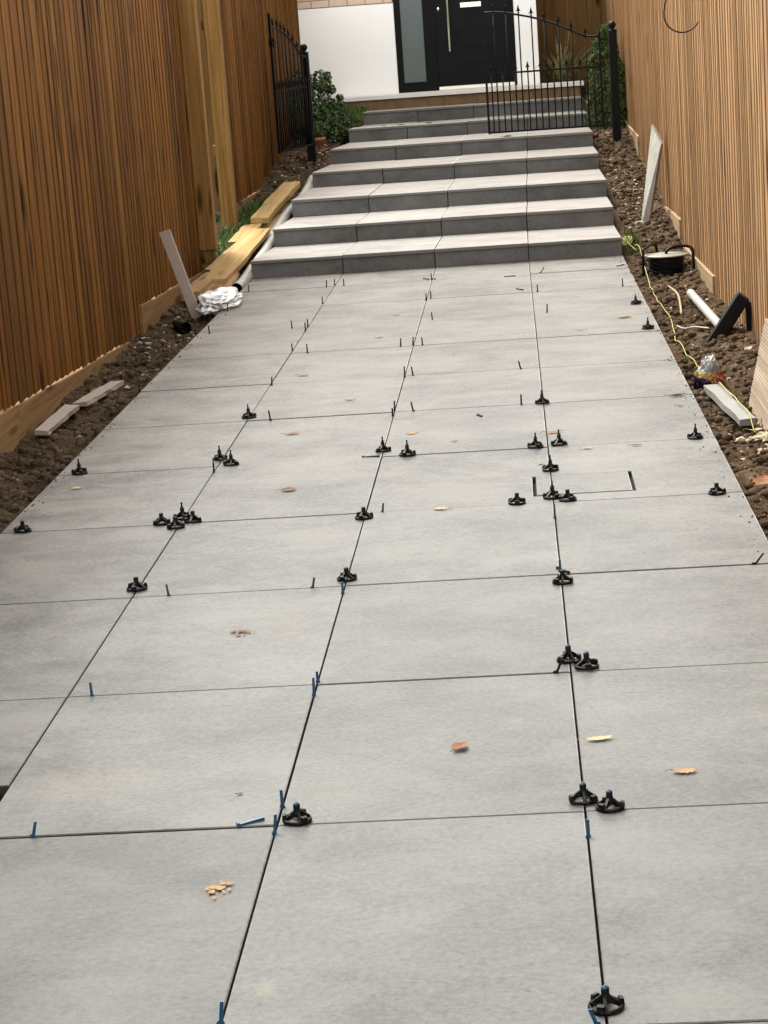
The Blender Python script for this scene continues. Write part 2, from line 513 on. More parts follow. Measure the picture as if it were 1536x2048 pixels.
def soil_strip(name, x0, x1, y0, y1, side, dx=.022, dy=.03):
    nx, ny = int((x1 - x0) / dx), int((y1 - y0) / dy)
    vs_ = []
    for j in range(ny + 1):
        y = y0 + (y1 - y0) * j / ny
        for i in range(nx + 1):
            x = x0 + (x1 - x0) * i / nx
            z = soil_z(x, y, side)
            # tuck under paving and steps
            if side < 0 and x > -1.80: z = min(z, -.03 if y < 9.6 else soil_base(y) - .03)
            if side > 0 and x < .61: z = min(z, -.03 if y < 9.6 else soil_base(y) - .03)
            vs_.append((x, y, z))
    fs = [(j * (nx + 1) + i, j * (nx + 1) + i + 1, (j + 1) * (nx + 1) + i + 1, (j + 1) * (nx + 1) + i) for j in range(ny) for i in range(nx)]
    o = MB().add(vs_, fs, True).build(name, M_soil)
    return kind(o, 'structure')
soil_strip('soil', -2.32, -1.70, -4.0, 18.6, -1)
soil_strip('soil', .52, 1.16, -4.0, 19.6, 1)

# loose clods and small stones
PHI = (1 + 5 ** .5) / 2
ICO_V = [Vector(q).normalized() for q in ((-1, PHI, 0), (1, PHI, 0), (-1, -PHI, 0), (1, -PHI, 0), (0, -1, PHI), (0, 1, PHI), (0, -1, -PHI), (0, 1, -PHI), (PHI, 0, -1), (PHI, 0, 1), (-PHI, 0, -1), (-PHI, 0, 1))]
ICO_F = [(0, 11, 5), (0, 5, 1), (0, 1, 7), (0, 7, 10), (0, 10, 11), (1, 5, 9), (5, 11, 4), (11, 10, 2), (10, 7, 6), (7, 1, 8), (3, 9, 4), (3, 4, 2), (3, 2, 6), (3, 6, 8), (3, 8, 9), (4, 9, 5), (2, 4, 11), (6, 2, 10), (8, 6, 7), (9, 8, 1)]
def lump(mb, c, r, rr, flat=.7, smooth=True):
    a0 = rr.uniform(0, 6.28); ca, sa = math.cos(a0), math.sin(a0)
    ex = rr.uniform(.75, 1.35)
    vs_ = []
    for v in ICO_V:
        k = rr.uniform(.62, 1.2) * r
        x, y = v.x * ex, v.y / ex
        vs_.append((c[0] + (x * ca - y * sa) * k, c[1] + (x * sa + y * ca) * k, c[2] + v.z * k * flat))
    mb.add(vs_, ICO_F, smooth)

rr = random.Random(11)
clods, chips = MB(), MB()
for side in (-1, 1):
    for _ in range(9000):
        y = rr.uniform(2.2, 17.4)
        x = rr.uniform(-2.16, -1.83 + (.0 if y < 9.6 else .05)) if side < 0 else rr.uniform(.63 if y < 9.6 else .68, .99)
        r = .003 + .026 * rr.random() ** 4
        lump(clods, (x, y, soil_z(x, y, side) + r * .1), r, rr, .8)
    for _ in range(260):      # crumbs spilt on the paving edge
        y = rr.uniform(.4 if side < 0 else -1, 9.6)
        x = (-1.79 + abs(rr.gauss(0, .035))) if side < 0 else (.597 - abs(rr.gauss(0, .03)))
        r = .0012 + .0035 * rr.random() ** 3
        lump(clods, (x, y, .001 + r * .4), r, rr, .8)
    for _ in range(330):
        y = rr.choice((rr.uniform(3, 17), rr.gauss(7.2, .5), rr.gauss(15.6, .8))) if side < 0 else rr.choice((rr.uniform(3, 17), rr.gauss(12.2, .8)))
        x = rr.uniform(-2.14, -1.84) if side < 0 else rr.uniform(.68, .97)
        if y > 15.0 and side < 0: x = rr.uniform(-2.1, -1.72)
        r = .005 + .013 * rr.random() ** 2
        lump(chips, (x, y, soil_z(x, y, side) + r * .35), r, rr, .6, False)
for _ in range(110):      # heap of pale chippings at the right edge
    y = rr.gauss(3.62, .13); x = rr.gauss(.80, .045)
    r = .007 + .016 * rr.random() ** 2
    lump(chips, (x, y, soil_z(x, y, 1) + r * .4 + .006), r, rr, .6, False)
tag(kind(clods.build('soil_clods', M_clod), 'stuff'), 'dark brown soil clods scattered along both side strips', 'soil')
tag(kind(chips.build('stone_chippings', M_rubble), 'stuff'), 'pale stone and mortar chippings lying on the bare soil', 'rubble')

# ---- paving slabs
PX = [-1.79, -1.2, -.6, 0.0, .597]
paving = bpy.data.objects.new('paving', None); COL.objects.link(paving); kind(paving, 'structure')
MB().box((-1.775, .30, -.11), (-1.205, 9.70, -.021)).box((-1.203, -2.69, -.11), (.585, 9.70, -.0212)).build('bedding', M_bed, paving)
GC, GR = .0024, .0027         # half joint widths: long joints, cross joints
COV = (-.057, .263, 2.812, 3.105)  # inset cover
rs = random.Random(5)
for k in range(-3, 11):
    y0, y1 = .9 * k, min(.9 * (k + 1), 9.690)
    for c in range(4):
        a, b = PX[c], PX[c + 1]
        ya = y0
        if c == 0 and k < 0: continue
        if c == 0 and k == 0: ya = .300
        xa, xb = a + (GC if c else 0), b - (GC if c < 3 else 0)
        yl, yh = ya + GR, y1 - (GR if y1 < 9.68 else .001)
        dz = rs.uniform(-.0012, .0012)
        if k == 3 and c == 2:
            poly = [(xa, yl), (xb, yl), (xb, COV[2] - .005), (COV[0] - .006, COV[2] - .005), (COV[0] - .006, COV[3] + .004), (xb, COV[3] + .004), (xb, yh), (xa, yh)]
        elif k == 3 and c == 3:
            poly = [(xa, yl), (xb, yl), (xb, yh), (xa, yh), (xa, COV[3] + .004), (COV[1] + .006, COV[3] + .004), (COV[1] + .006, COV[2] - .005), (xa, COV[2] - .005)]
        else:
            poly = [(xa, yl), (xb, yl), (xb, yh), (xa, yh)]
        MB().slab(poly, -.020, dz).build('paving_slab', M_slab, paving, edge=M_edge)
for (x0, x1) in ((COV[0] + .006, -.002), (.002, COV[1] - .006)):
    o = MB().slab([(x0, COV[2]), (x1, COV[2]), (x1, COV[3]), (x0, COV[3])], -.020, .0015).build('cover_slab', M_slab, paving, edge=M_edge)
    o['label'] = 'inset piece of paving over the drain cover'

# ---- steps
SY = [9.695, 10.729, 11.855, 13.424, 14.854, 16.389, 17.497]
SB = [0.0, .099, .204, .301, .399, .499, .604]
ST = [.118, .225, .329, .425, .527, .624, .733]
SX = [[-1.789, -1.194, -.600, .001, .595], [-1.747, -1.169, -.581, .007, .599], [-1.720, -1.147, -.561, .023, .609], [-1.700, -1.124, -.543, .045, .626],
      [-1.657, -1.086, -.509, .068, .641], [-1.602, -1.045, -.477, .092, .658], [-1.536, -.983, -.427, .118, .660]]
steps = thing('garden_steps', 'flight of seven grey porcelain steps climbing to the house', 'steps', (0, 9.7, 0))
YEND, ZEND = 18.09, .724
for i in range(7):
    y0 = SY[i]
    y1 = SY[i + 1] if i < 6 else YEND
    z0, z1 = ST[i], (SB[i + 1] if i < 6 else ZEND)
    xn, xf = SX[i], (SX[i + 1] if i < 6 else SX[6])
    zf = lambda y, y0=y0, y1=y1, z0=z0, z1=z1: z0 + (z1 - z0) * (y - y0) / (y1 - y0)
    off = Vector((0, 9.7, 0))
    for c in range(4):
        gl, gr = (.003 if c else 0), (.003 if c < 3 else 0)
        poly = [(xn[c] + gl, y0 - .013 + rs.uniform(-.003, .002) - 9.7), (xn[c + 1] - gr, y0 - .013 + rs.uniform(-.003, .002) - 9.7), (xf[c + 1] - gr, y1 - .001 - 9.7), (xf[c] + gl, y1 - .001 - 9.7)]
        dz = rs.uniform(-.0025, .002)
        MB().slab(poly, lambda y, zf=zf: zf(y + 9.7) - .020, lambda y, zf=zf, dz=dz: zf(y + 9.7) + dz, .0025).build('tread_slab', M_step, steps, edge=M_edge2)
        zb = SB[i]
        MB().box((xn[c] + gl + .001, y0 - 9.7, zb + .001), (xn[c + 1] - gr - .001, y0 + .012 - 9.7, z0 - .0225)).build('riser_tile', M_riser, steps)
    MB().hexa([(xn[0] + .012, y0 + .0125 - 9.7, -.15), (xn[4] - .012, y0 + .0125 - 9.7, -.15), (xf[4] - .012, y1 + .01 - 9.7, -.15), (xf[0] + .012, y1 + .01 - 9.7, -.15),
               (xn[0] + .012, y0 + .0125 - 9.7, z0 - .021), (xn[4] - .012, y0 + .0125 - 9.7, z0 - .021), (xf[4] - .012, y1 + .01 - 9.7, z1 - .021), (xf[0] + .012, y1 + .01 - 9.7, z1 - .021)]).build('step_core', M_core, steps)

# ---- house
house = thing('house', 'white rendered house front with black door and buff brickwork above', 'house', (0, 18.5, 0))
def hb(name, a, b, mat, parent=house):       # box in house space, y relative to the front wall plane
    p = parent
    return MB().box(a, b).build(name, mat, p)
hb('wall_body', (-6.0, .012, -.2), (.255, 7.0, 3.3), M_render)
hb('render_panel', (-2.24, -.03, .862), (-1.205, .012, 1.785), M_render)
hb('corner_strip', (-2.34, -.012, .80), (-2.243, .012, 1.70), M_render)
hb('pillar_panel', (.030, -.03, .862), (.262, .012, 3.2), M_render)
hb('brick_backing', (-2.6, -.022, 1.79), (-1.21, .0115, 3.25), M_brickm)
hb('front_wall_above', (-1.209, -.02, 3.05), (.028, .0115, 3.25), M_render)
rb = random.Random(3)
for r_ in range(19):
    z = 1.793 + r_ * .075
    x = -2.55 + (0.0 if r_ % 2 else .093) + .037
    while x < -1.25:
        x1 = min(x + .178, -1.215)
        if x1 - x > .03:
            pr = rb.uniform(-.004, .003)
            hb('brick', (x, -.034 + pr, z), (x1, -.0221, z + .066), M_brick)
        x += .1865
gab = MB().add([(-6.4, -.2, 3.2), (.6, -.2, 3.2), (.6, 3.5, 5.2), (-6.4, 3.5, 5.2), (.6, 7.5, 3.2), (-6.4, 7.5, 3.2), (-6.4, -.2, 3.3), (.6, -.2, 3.3), (.6, 3.5, 5.3), (-6.4, 3.5, 5.3), (.6, 7.5, 3.3), (-6.4, 7.5, 3.3)],
               [(0, 1, 2, 3), (3, 2, 4, 5), (7, 6, 9, 8), (8, 9, 11, 10), (0, 6, 7, 1), (5, 4, 10, 11), (1, 7, 8, 2), (2, 8, 10, 4), (6, 0, 3, 9), (9, 3, 5, 11)]).build('roof', M_roof, house)
# door set
fr = MB()
fr.box((-1.204, -.035, .862), (-1.149, .03, 3.0)).box((-.90, -.035, .862), (-.782, .03, 3.0)).box((.004, -.035, .862), (.028, .03, 3.0))
fr.box((-1.1488, -.034, .862), (-.9002, .029, .958)).box((-1.2, -.034, 3.0005), (.028, .03, 3.06)).box((-1.1488, -.034, 2.94), (-.9002, .029, 3.0))
fr.build('door_frame', M_frame, house)
hb('sidelight_pane', (-1.1487, -.012, .9585), (-.9003, .004, 2.9395), M_glass)
sb = MB().box((-1.1485, -.022, .9587), (-1.139, -.0125, 2.939)).box((-.9095, -.022, .9587), (-.9005, -.0125, 2.939)).box((-1.1388, -.022, .9587), (-.9097, -.0125, .968))
sb.build('glazing_bead', M_frame, house)
door = hb('door', (-.7815, -.008, .905), (.0035, .03, 2.99), M_door)
for zi in range(12):
    z = .942 + zi * .1755
    MB().box((-.60, -.016, z), (-.03, -.0082, z + .1705)).build('door_panel', M_door, door)
MB().box((-.78, -.0155, .908), (-.606, -.0084, 2.985)).build('door_stile', M_door, door)
MB().tube([(-.648, -.062, 1.255), (-.648, -.062, 2.45)], .013, 10).build('handle', M_chrome, door)
for z in (1.35, 2.35):
    MB().tube([(-.648, -.062, z), (-.648, -.012, z)], .008, 8).build('handle_mount', M_chrome, door)
MB().box((-.515, -.026, 1.69), (-.30, -.0165, 1.738)).build('letter_plate', M_chrome, door)
lp = MB().lathe([(.0, .012), (.010, .012), (.013, .008), (.013, 0)], 12).build('lock_escutcheon', M_chrome, door, (-.745, -.0158, 1.69), (R(90), 0, 0))
lp.scale = (1, 1.7, 1)
hb('threshold', (-.78, -.06, .872), (.0, -.0352, .904), M_chrome)
# terrace edge and plinth
terr = hb('terrace_slab', (-1.86, -.42, .830), (.70, -.036, .868), M_sill)
hb('terrace_fill', (-1.80, -.372, .2), (.66, -.035, .8295), M_mortar)
x = -1.79
rb = random.Random(9)
while x < .64:
    w_ = rb.choice((.17, .22, .26, .34))
    x1 = min(x + w_, .655)
    pr = rb.uniform(-.008, .006)
    MB().slab([(x, -.392 + pr), (x1 - .01, -.392 + pr), (x1 - .01, -.373), (x, -.373)], .70, .826 + rb.uniform(-.006, .0), .004).build('plinth_stone', M_stone, house)
    x = x1

# ---- fences
def board_mesh(name, L, w=.112, t0=.003, t1=.0072, flip=1):
    # feather-edged board, local: x = face normal (+), y along the fence, z up; thick edge at y=0 (near side)
    mb = MB()
    vs_ = []
    n = 4
    for k in range(n + 1):
        z = L * k / n
        vs_ += [(0, 0, z), (0, w, z), (flip * t0, w, z), (flip * t1, .0012, z), (flip * (t1 - .0015), 0, z)]
    fs = [(0, 1, 2, 3, 4), tuple(5 * n + i for i in (4, 3, 2, 1, 0))]
    for k in range(n):
        for i in range(5):
            j = (i + 1) % 5
            fs.append((5 * k + j, 5 * k + i, 5 * k + 5 + i, 5 * k + 5 + j))
    mb.add(vs_, fs)
    return mb.mesh(name)

rf = random.Random(21)
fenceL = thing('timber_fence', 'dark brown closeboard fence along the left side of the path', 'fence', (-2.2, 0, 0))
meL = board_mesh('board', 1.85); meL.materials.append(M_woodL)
def run_boards(parent, me, ya, yb, zfun, flip, pitch=.112):
    y = ya
    while y < yb - .02:
        u = rf.choice((rf.uniform(.55, .8), rf.uniform(.9, 1.1), rf.uniform(1.05, 1.45)))
        b_ = link('board', me, None, parent, (flip * .006, y, zfun(y) + rf.uniform(-.004, .006)),
                  (rf.uniform(-.0015, .0015), rf.uniform(-.0004, .0004), flip * R(1.25) + rf.uniform(-.002, .002)))
        b_.scale = (1, u * 1.16, 1)
        y += pitch * u
zL1 = lambda y: .097 - .047 * (max(y, 1.5) - 4.48)
zL2 = lambda y: .101 - .037 * (y - 7.79)
zL3 = lambda y: .296 - .008 * (y - 12.4) if y < 15.2 else .30
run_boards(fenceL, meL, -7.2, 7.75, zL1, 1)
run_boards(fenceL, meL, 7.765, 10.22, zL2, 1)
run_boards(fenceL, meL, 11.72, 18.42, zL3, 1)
def gravel(parent, ya, yb, zfun, x0, x1, h, mat, seed):
    # board as long box, local y = length
    rr_ = random.Random(seed)
    n = 10; vs_ = []
    for k in range(n + 1):
        y = ya + (yb - ya) * k / n
        zt = zfun(y) + rr_.uniform(-.003, .003)
        vs_ += [(x0, y, zt - h), (x1, y, zt - h), (x1, y, zt), (x0, y, zt)]
    fs = [(0, 1, 2, 3), (4 * n + 3, 4 * n + 2, 4 * n + 1, 4 * n)]
    for k in range(n):
        for i in range(4):
            j = (i + 1) % 4
            fs.append((4 * k + j, 4 * k + i, 4 * k + 4 + i, 4 * k + 4 + j))
    return MB().add(vs_, fs).build('gravel_board', mat, parent)
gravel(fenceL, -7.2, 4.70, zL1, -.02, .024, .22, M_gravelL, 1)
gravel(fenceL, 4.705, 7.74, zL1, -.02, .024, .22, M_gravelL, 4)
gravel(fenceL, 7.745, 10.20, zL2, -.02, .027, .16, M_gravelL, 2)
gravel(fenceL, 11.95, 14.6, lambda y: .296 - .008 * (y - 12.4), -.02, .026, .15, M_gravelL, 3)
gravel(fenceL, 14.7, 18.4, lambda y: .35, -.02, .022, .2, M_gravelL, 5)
for (zz, ya, yb) in ((.45, -7.2, 7.7), (1.5, -7.2, 7.7), (.45, 7.78, 10.2), (1.5, 7.78, 10.2), (.7, 11.75, 18.4), (1.6, 11.75, 18.4)):
    MB().box((-.065, ya, zz), (-.012, yb, zz + .07)).build('rail', M_post, fenceL)
for y in (-7.2, -3.4, -.6, 1.9, 4.66, 7.70, 14.62, 17.2):
    MB().box((-.165, y, -.25), (-.066, y + .1, 1.95)).build('post', M_post, fenceL)
# gate posts and open leaf in the gap of the left fence
gp = thing('gate_post', 'honey coloured timber gate post at near side of fence gap', 'post', (-2.2, 10.24, 0))
MB().box((-.035, .0, .155), (.115, .11, 2.3)).build('post_shaft', M_post, gp)
MB().box((-.20, .012, .155), (-.036, .10, 2.3)).build('post_shaft', M_post, gp)
MB().box((-.2, .02, .07), (.10, .10, .152)).build('base_block', M_woodD, gp)
MB().box((-.03, .03, -.2), (.09, .09, .069)).build('post_foot', M_woodD, gp)
gp2 = thing('gate_post', 'pale timber gate post at far side of fence gap, above the planks', 'post', (-2.2, 11.60, 0))
MB().box((-.02, 0, -.1), (.088, .10, 2.4)).build('post_shaft', M_post, gp2)
leaf = thing('garden_gate', 'brown timber gate leaf seen through the gap in left fence', 'gate', (-2.3, 12.95, .19))
for i in range(9):
    MB().box((-.11 * i - .104, 0, 0), (-.11 * i, .018, 1.7)).build('board', M_woodD, leaf)
MB().box((-.9, .0185, .2), (-.02, .05, .3)).build('rail', M_woodD, leaf)
MB().box((-.03, -.006, .10), (-.004, -.0005, .21)).build('white_plate', M_white, leaf)

fenceR = thing('timber_fence', 'pale tan closeboard fence along the right side of the path', 'fence', (1.03, 0, 0))
meR = board_mesh('board', 1.9, flip=-1); meR.materials.append(M_woodR)
bmf = bmesh.new(); bmf.from_mesh(meR); bmesh.ops.recalc_face_normals(bmf, faces=bmf.faces); bmf.to_mesh(meR); bmf.free()
zR = [(-7.2, 7.96, lambda y: -.11), (7.96, 10.20, lambda y: .042 - .018 * (y - 7.96)), (10.2, 12.35, lambda y: .158 - .02 * (y - 10.2)), (12.35, 14.47, lambda y: .27), (14.47, 19.35, lambda y: .48 + .02 * (y - 14.47))]
for (ya, yb, zf) in zR:
    run_boards(fenceR, meR, ya, yb, zf, -1)
for k, (ya, yb, zf) in enumerate(zR[1:]):
    gravel(fenceR, ya, yb - .01, zf, -.026, .02, .17 if k else .15, M_gravelR, 30 + k)
for (zz, ya, yb) in ((.3, -7.2, 7.9), (1.4, -7.2, 7.9), (.4, 8, 12.3), (1.5, 8, 12.3), (.8, 12.4, 19.3), (1.9, 12.4, 19.3)):
    MB().box((.012, ya, zz), (.065, yb, zz + .07)).build('rail', M_post, fenceR)
for y in (-7.2, -3.3, -.5, 2.3, 5.1, 7.9, 10.15, 12.3, 14.42, 16.9, 19.2):
    MB().box((.066, y, -.25), (.165, y + .1, 1.74 if y < 7.9 else (1.9 if y < 12 else 2.1))).build('post', M_post, fenceR)
# cross fence beside the house
fenceX = thing('timber_fence', 'short brown fence closing the gap right of the white pillar', 'fence', (.27, 19.42, .7))
meX = board_mesh('board', 2.0); meX.materials.append(M_woodD)
for i in range(8):
    b_ = link('board', meX, None, fenceX, (.0 + i * .1, 0, rf.uniform(0, .01)), (0, 0, R(-90) + R(3) ))
    b_.rotation_euler = (0, 0, R(-87))

# ---- lawn and planting
rg = random.Random(77)
def grass(name, region, n, zfun, h, label):
    mb = MB()
    for _ in range(n):
        x, y = region(rg)
        z = zfun(x, y) - .005
        a = rg.uniform(0, 6.28); L = h * rg.uniform(.5, 1.25); w_ = .0035 * rg.uniform(.7, 1.5)
        dx, dy = math.cos(a) * w_, math.sin(a) * w_
        b1 = rg.uniform(0, 6.28); l = rg.uniform(.1, .75) * L
        ex, ey = math.cos(b1) * l, math.sin(b1) * l
        mb.add([(x - dx, y - dy, z), (x + dx, y + dy, z), (x + dx * .7 + ex * .4, y + dy * .7 + ey * .4, z + L * .6), (x - dx * .7 + ex * .4, y - dy * .7 + ey * .4, z + L * .6), (x + ex, y + ey, z + L)],
               [(0, 1, 2, 3), (3, 2, 4)])
    o = mb.build(name, M_grass)
    kind(o, 'stuff'); tag(o, label, 'grass')
    return o
lawn_z = lambda x, y: .02 + .045 * (y - 10)
vs_ = []
nx, ny = 20, 40
for j in range(ny + 1):
    for i in range(nx + 1):
        x, y = -6 + (3.78) * i / nx, 8 + 10.4 * j / ny
        vs_.append((x, y, lawn_z(x, y) - .01 + .01 * noise.noise((x * 3, y * 3, 0))))
lw = MB().add(vs_, [(j * (nx + 1) + i, j * (nx + 1) + i + 1, (j + 1) * (nx + 1) + i + 1, (j + 1) * (nx + 1) + i) for j in range(ny) for i in range(nx)], True).build('lawn', M_ground)
kind(lw, 'structure')
grass('lawn_grass', lambda r: (r.uniform(-2.62, -2.18) if r.random() < .7 else r.uniform(-2.22, -2.02), r.uniform(10.3, 12.9) if r.random() < .75 else r.uniform(10.3, 11.7)), 9000,
      lambda x, y: max(lawn_z(x, y), soil_z(x, y, -1) if x > -2.2 else -9), .07, 'bright green grass growing in the gap of the left fence')
grass('lawn_grass', lambda r: (r.uniform(-2.1, -1.53), r.uniform(17.05, 18.06)), 9000, lambda x, y: soil_base(y) + .05 + .03 * noise.noise((x * 4, y * 4, 1)), .085, 'small patch of lawn left of the topmost steps')
grass('lawn_grass', lambda r: (r.uniform(.66, .73), r.uniform(9.9, 10.6)), 130, lambda x, y: soil_z(x, y, 1), .06, 'thin tuft of yellow green grass by the right end of lowest step')
MB().box((-2.15, 16.9, .3), (-1.53, 18.08, .640)).build('lawn_bank', M_ground)['kind'] = 'structure'

def leafball(mb, c, rad, n, size, rr_, shell=.55, up=.0):
    for _ in range(n):
        while True:
            d = Vector((rr_.uniform(-1, 1), rr_.uniform(-1, 1), rr_.uniform(-1, 1)))
            if .05 < d.length < 1: break
        k = shell + (1 - shell) * rr_.random() ** .5
        d = d.normalized() * k
        p_ = Vector(c) + Vector((d.x * rad[0], d.y * rad[1], d.z * rad[2]))
        nrm = (d + Vector((rr_.uniform(-.8, .8), rr_.uniform(-.8, .8), rr_.uniform(-.5, .9)))).normalized()
        t1 = nrm.orthogonal().normalized(); t1 = Matrix.Rotation(rr_.uniform(0, 6.28), 3, nrm) @ t1
        if up: t1 = (t1 + Vector((0, 0, up))).normalized()
        t2 = nrm.cross(t1).normalized()
        s_ = size * rr_.uniform(.6, 1.35)
        mb.add([p_ - t1 * s_, p_ + t2 * s_ * .5 + nrm * s_ * .12, p_ + t1 * s_, p_ - t2 * s_ * .5 + nrm * s_ * .12], [(0, 1, 2, 3)])

rp = random.Random(19)
shrub = thing('laurel_shrub', 'dark green leafy shrub behind the left iron gate', 'shrub', (-1.86, 16.75, .5))
mb = MB()
for (x, y, z, r_, n) in ((0, 0, .18, .20, 900), (.08, -.02, .12, .18, 800), (.14, .02, .10, .14, 500), (-.05, .05, .40, .17, 700), (.0, 0, .58, .10, 300), (.15, 0, .30, .09, 280), (.17, 0, .42, .035, 60), (-.22, .1, .3, .22, 900), (-.2, .1, .55, .14, 450), (.07, .02, .62, .04, 50), (.1, 0, .5, .045, 60)):
    leafball(mb, (x, y, z), (r_, r_, r_ * 1.1), n, .022, rp, .45)
mb.build('foliage', M_shrub, shrub)
MB().tube([(0, 0, -.1), (.01, 0, .2), (-.02, .03, .5)], [.018, .014, .006], 6).build('stem', M_twig, shrub)
pot = thing('plant_pot', 'terracotta pot of green leaves beside left gate post', 'plant pot', (-1.89, 16.25, .43))
MB().lathe([(0, .0), (.050, .0), (.068, .115), (.074, .115), (.076, .145), (.068, .145), (.062, .120), (0, .118)], 20).build('pot', M_pot, pot)
mb = MB(); leafball(mb, (0, 0, .22), (.09, .09, .11), 260, .02, rp, .3)
leafball(mb, (.0, 0, .40), (.05, .05, .12), 120, .02, rp, .3)
mb.build('foliage', M_shrub, pot)
MB().tube([(0, 0, .1), (.0, 0, .3)], .005, 5).build('stem', M_twig, pot)

thuja = thing('conifer_bush', 'upright bright green conifer behind the right gate post', 'conifer', (.86, 16.25, .45))
mb = MB()
for k in range(26):
    z = .05 + .9 * k / 26 * 1.0
    w_ = .185 * (1 - (k / 26) ** 2.6) + .035
    for _ in range(3):
        a = rp.uniform(0, 6.28)
        leafball(mb, (math.cos(a) * w_ * .62 - .02 * (k / 26), math.sin(a) * w_ * .62, z), (w_ * .5, w_ * .5, .075), 85, .017, rp, .3, 1.6)
mb.build('foliage', M_thuja, thuja)
MB().tube([(0, 0, -.1), (0, 0, .4), (0, 0, .85)], [.025, .015, .004], 6).build('trunk', M_twig, thuja)

spk = thing('spiky_plant', 'pale green strap leaved plant against the short brown fence', 'plant', (.50, 18.72, .80))
for k in range(34):
    a = rp.uniform(0, 6.28); L = rp.uniform(.42, .70); lean = rp.uniform(.08, .85)
    pts = []
    for q in range(6):
        t = q / 5
        rad = L * lean * (t + .25 * t * t); h = L * (t * (1.0 - .28 * lean) - .28 * lean * t * t * t)
        pts.append(Vector((math.cos(a) * rad, math.sin(a) * rad, h)))
    side = Vector((-math.sin(a), math.cos(a), 0))
    ws = [.012, .015, .014, .011, .007, .001]
    vv = []
    for q in range(6):
        vv += [pts[q] - side * ws[q], pts[q] + Vector((0, 0, -.002)), pts[q] + side * ws[q]]
    ff = []
    for q in range(5):
        ff += [(3 * q, 3 * q + 1, 3 * q + 4, 3 * q + 3), (3 * q + 1, 3 * q + 2, 3 * q + 5, 3 * q + 4)]
    MB().add(vv, ff).build('leaf', M_spike, spk)
kind(MB().box((.264, 18.47, .2), (1.02, 19.4, .80)).build('planting_bed', M_soil), 'structure')

# ---- iron gate leaves and posts
ARCH = [(0, 1.05), (.1, 1.05), (.2, 1.038), (.31, 1.012), (.42, .985), (.53, .95), (.65, .90), (.76, .845), (.88, .785), (1.0, .78)]
def arch_z(t):
    for (a, za), (b, zb) in zip(ARCH, ARCH[1:]):
        if a <= t <= b: return za + (zb - za) * (t - a) / (b - a)
    return .78
WG = 1.0
def finial(mb, x, z):
    mb.lathe([(.0055, 0), (.010, .008), (.0045, .018), (.014, .030), (.010, .045), (.0008, .078)], 8, (x, 0, z))
    mb.add([(x - .022, -.002, z + .016), (x - .003, -.002, z + .030), (x - .003, .002, z + .030), (x - .022, .002, z + .016), (x - .016, 0, z + .032)], [(0, 1, 4), (2, 3, 4), (0, 3, 2, 1)])
    mb.add([(x + .022, -.002, z + .016), (x + .003, -.002, z + .030), (x + .003, .002, z + .030), (x + .022, .002, z + .016), (x + .016, 0, z + .032)], [(1, 0, 4), (3, 2, 4), (0, 1, 2, 3)])
def iron_gate(label, hinge, free, z):
    # local x: 0 = free end, WG = hinge end
    d = Vector((hinge[0] - free[0], hinge[1] - free[1]))
    g_ = thing('iron_gate', label, 'gate', (free[0], free[1], z), math.atan2(d.y, d.x), 'pair of black iron gate leaves')
    w_ = d.length
    k = w_
    bar = .011
    MB().box((-.010, -.010, -.004), (.010, .010, 1.165)).build('stile', M_iron, g_)
    MB().box((k - .010, -.010, -.004), (k + .010, .010, .815)).build('stile', M_iron, g_)
    MB().box((.0105, -.006, .0), (k - .0105, .006, .016)).build('rail', M_iron, g_)
    MB().box((.0105, -.006, .512), (k - .0105, .006, .528)).build('rail', M_iron, g_)
    pts = [(t * k, 0, arch_z(t)) for t in [i / 24 for i in range(25)]]
    MB().tube(pts, .009, 6).build('arch_rail', M_iron, g_)
    for t in (.09, .2, .31, .42, .53, .65, .76, .88):
        r_ = MB().tube([(t * k, 0, .01), (t * k, 0, arch_z(t) + .012)], .0062, 6).build('bar', M_iron, g_)
        mb = MB(); finial(mb, t * k, arch_z(t) + .010); mb.build('spearhead', M_iron, r_)
    for t in (.045, .145, .255, .365, .475, .59, .705, .82, .94):
        r_ = MB().tube([(t * k, 0, .01), (t * k, 0, .535)], .0062, 6).build('bar', M_iron, g_)
        mb = MB(); finial(mb, t * k, .534); mb.build('spearhead', M_iron, r_)
    MB().box((-.022, -.016, .905), (.085, .016, .935)).box((.02, -.022, .885), (.045, .022, .955)).build('latch', M_iron, g_)
    for zz in (.10, .74):
        MB().box((k + .0102, -.007, zz), (k + .075, .007, zz + .02)).build('hinge', M_iron, g_)
    return g_
iron_gate('black iron gate leaf with spearheads standing shut in front of the door', (.752, 15.2), (-.258, 15.2), .550)
iron_gate('black iron gate leaf swung open against the left fence', (-1.848, 15.22), (-2.043, 14.28), .555)
def gate_post(label, x, y, z0, z1):
    p_ = thing('iron_gate_post', label, 'post', (x, y, z0), 0, 'black iron gate posts')
    MB().box((-.036, -.036, -.25), (.036, .036, z1 - z0)).build('post_shaft', M_iron, p_)
    h = z1 - z0
    MB().lathe([(.040, h), (.040, h + .012), (.018, h + .016), (.016, h + .024), (.028, h + .036), (.034, h + .054), (.028, h + .074), (.012, h + .085), (0, h + .087)], 16).build('ball_finial', M_iron, p_)
gate_post('black iron post with ball top by the right fence', .870, 15.22, .39, 1.365)
gate_post('black iron post behind the open left gate leaf', -1.868, 15.34, .38, 1.36)

